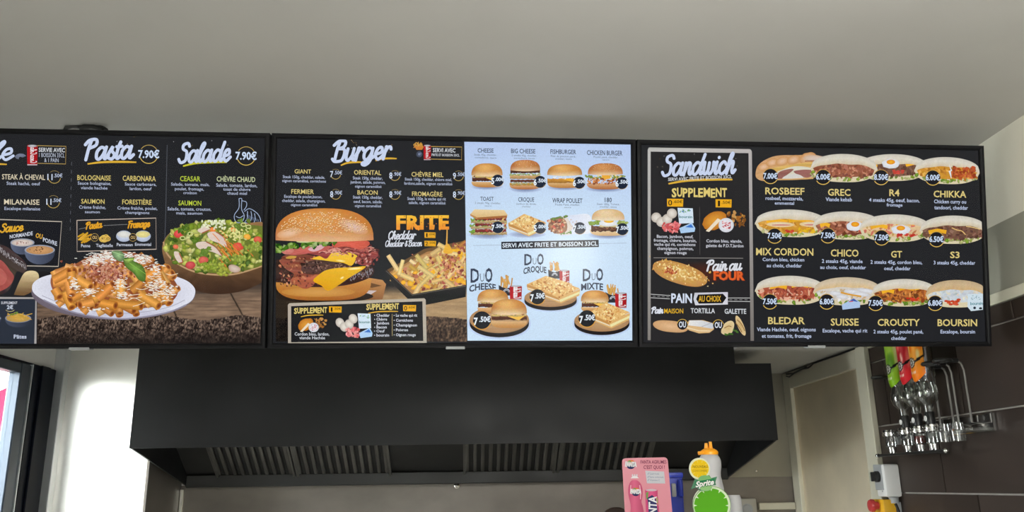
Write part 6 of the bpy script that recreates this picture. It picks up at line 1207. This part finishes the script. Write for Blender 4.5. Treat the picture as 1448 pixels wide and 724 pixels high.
# --- white squeeze bottle with an orange two-nozzle cap
YQ = 2.10; ax = onY(1003.5, 650, YQ); px = (onY(1004.5, 650, YQ)-ax).length
def qz(y): return onY(1003.5, y, YQ).z
sq = thing('sauce_bottle', (ax.x, YQ, CZ), 'white squeeze bottle with orange two-nozzle cap behind the green sign', 'bottle')
MB().lathe([(14*px, CZ), (16*px, CZ+.006), (16.4*px, qz(700)), (16.2*px, qz(690)), (15*px, qz(682)), (13.6*px, qz(674)), (13.8*px, qz(668)), (15.2*px, qz(660)), (15.4*px, qz(652)), (14.0*px, qz(647.5)), (11.6*px, qz(643.6)), (10.6*px, qz(642)), (.3*px, qz(641.4))], (ax.x, YQ, 0), n=28).build('body', 'whitetub', sq, True)
cp = MB().lathe([(12.4*px, qz(643)), (12.6*px, qz(639.4)), (11*px, qz(637)), (7*px, qz(634.5)), (.3*px, qz(634))], (ax.x, YQ, 0), n=24).build('cap', 'orangeplastic', sq, True)
for dx, t_ in ((-3.4, 626.6), (2.6, 624.6)): MB().lathe([(3.6*px, qz(636)), (2.7*px, qz(632)), (2.1*px, qz(t_+1)), (2.2*px, qz(t_)), (.2*px, qz(t_))], (ax.x+dx*px, YQ, 0), n=14).build('nozzle', 'orangeplastic', cp, True)
MB().tube([(ax.x-10*px, YQ-.01, qz(640)), (ax.x-17*px, YQ-.012, qz(641))], [2.4*px, 2.6*px], 8).build('cap_tab', 'orangeplastic', cp, True)
# --- blue plastic dispenser box behind the pink card
YBx = 2.12; q0, q1 = onY(946, 668, YBx), onY(968.6, 730, YBx)
bb = thing('blue_dispenser', ((q0.x+q1.x)/2, YBx, CZ), 'blue plastic dispenser box behind the right edge of the pink card', 'dispenser')
MB().box((q0.x-.03, YBx, CZ), (q1.x, YBx+.1, q0.z-.012), .004, 2).build('body', 'blue', bb, True); MB().box((q0.x-.032, YBx-.004, q0.z-.014), (q1.x+.002, YBx+.104, q0.z), .005, 2).build('lid', 'blue', bb, True)
f0, f1 = onY(959, 677, YBx-.008), onY(967, 703, YBx-.008); MB().box((f0.x, YBx-.010, f1.z), (f1.x, YBx, f0.z), .003).build('clasp', 'blue', bb)
g0, g1 = onY(949.6, 683.6, YBx-.004), onY(957, 702.6, YBx-.004); MB().box((g0.x, YBx-.005, g1.z), (g1.x, YBx+.001, g0.z), .002).build('clear_window', 'greyplastic', bb)['label'] = 'grey translucent window'
# --- white tub and brown lid
YT_ = 2.16; t0 = onY(1037.5, 702, YT_); r0 = (onY(1048, 702, YT_)-t0).length
tb = thing('white_tub', (t0.x, YT_, CZ), 'ribbed white plastic tub right of the green lime slice', 'tub')
zt2 = onY(1038, 700, YT_).z
MB().lathe([(r0*1.06, CZ), (r0*1.12, CZ+.004)]+[(r0*(1.10-.02*i+(.03 if i % 2 else 0)), CZ+.004+(zt2-CZ-.012)*(i+1)/9) for i in range(9)]+[(r0*.86, zt2-.002), (r0*.8, zt2), (.001, zt2)], (t0.x, YT_, 0), n=26).build('tub_body', 'whitetub', tb, True)
YD = 2.24; d0 = onY(871, 717, YD); rd = .034
br = thing('brown_jar', (d0.x, YD, CZ), 'dark brown domed lid peeping up left of the pink card', 'jar')
MB().lathe([(rd*1.25, CZ), (rd*1.3, CZ+.01), (rd*1.3, d0.z-.05), (rd*1.1, d0.z-.045)], (d0.x, YD, 0), n=24).build('jar_body', 'brown', br, True)
MB().lathe([(rd*1.3, d0.z-.046), (rd*1.3, d0.z-.036), (rd*1.08, d0.z-.02), (rd*.74, d0.z-.007), (rd*.35, d0.z-.001), (.0005, d0.z)], (d0.x, YD, 0), n=28).build('jar_lid', 'brown', br, True)
bpy.data.objects.remove(_to); bpy.data.curves.remove(_tc)
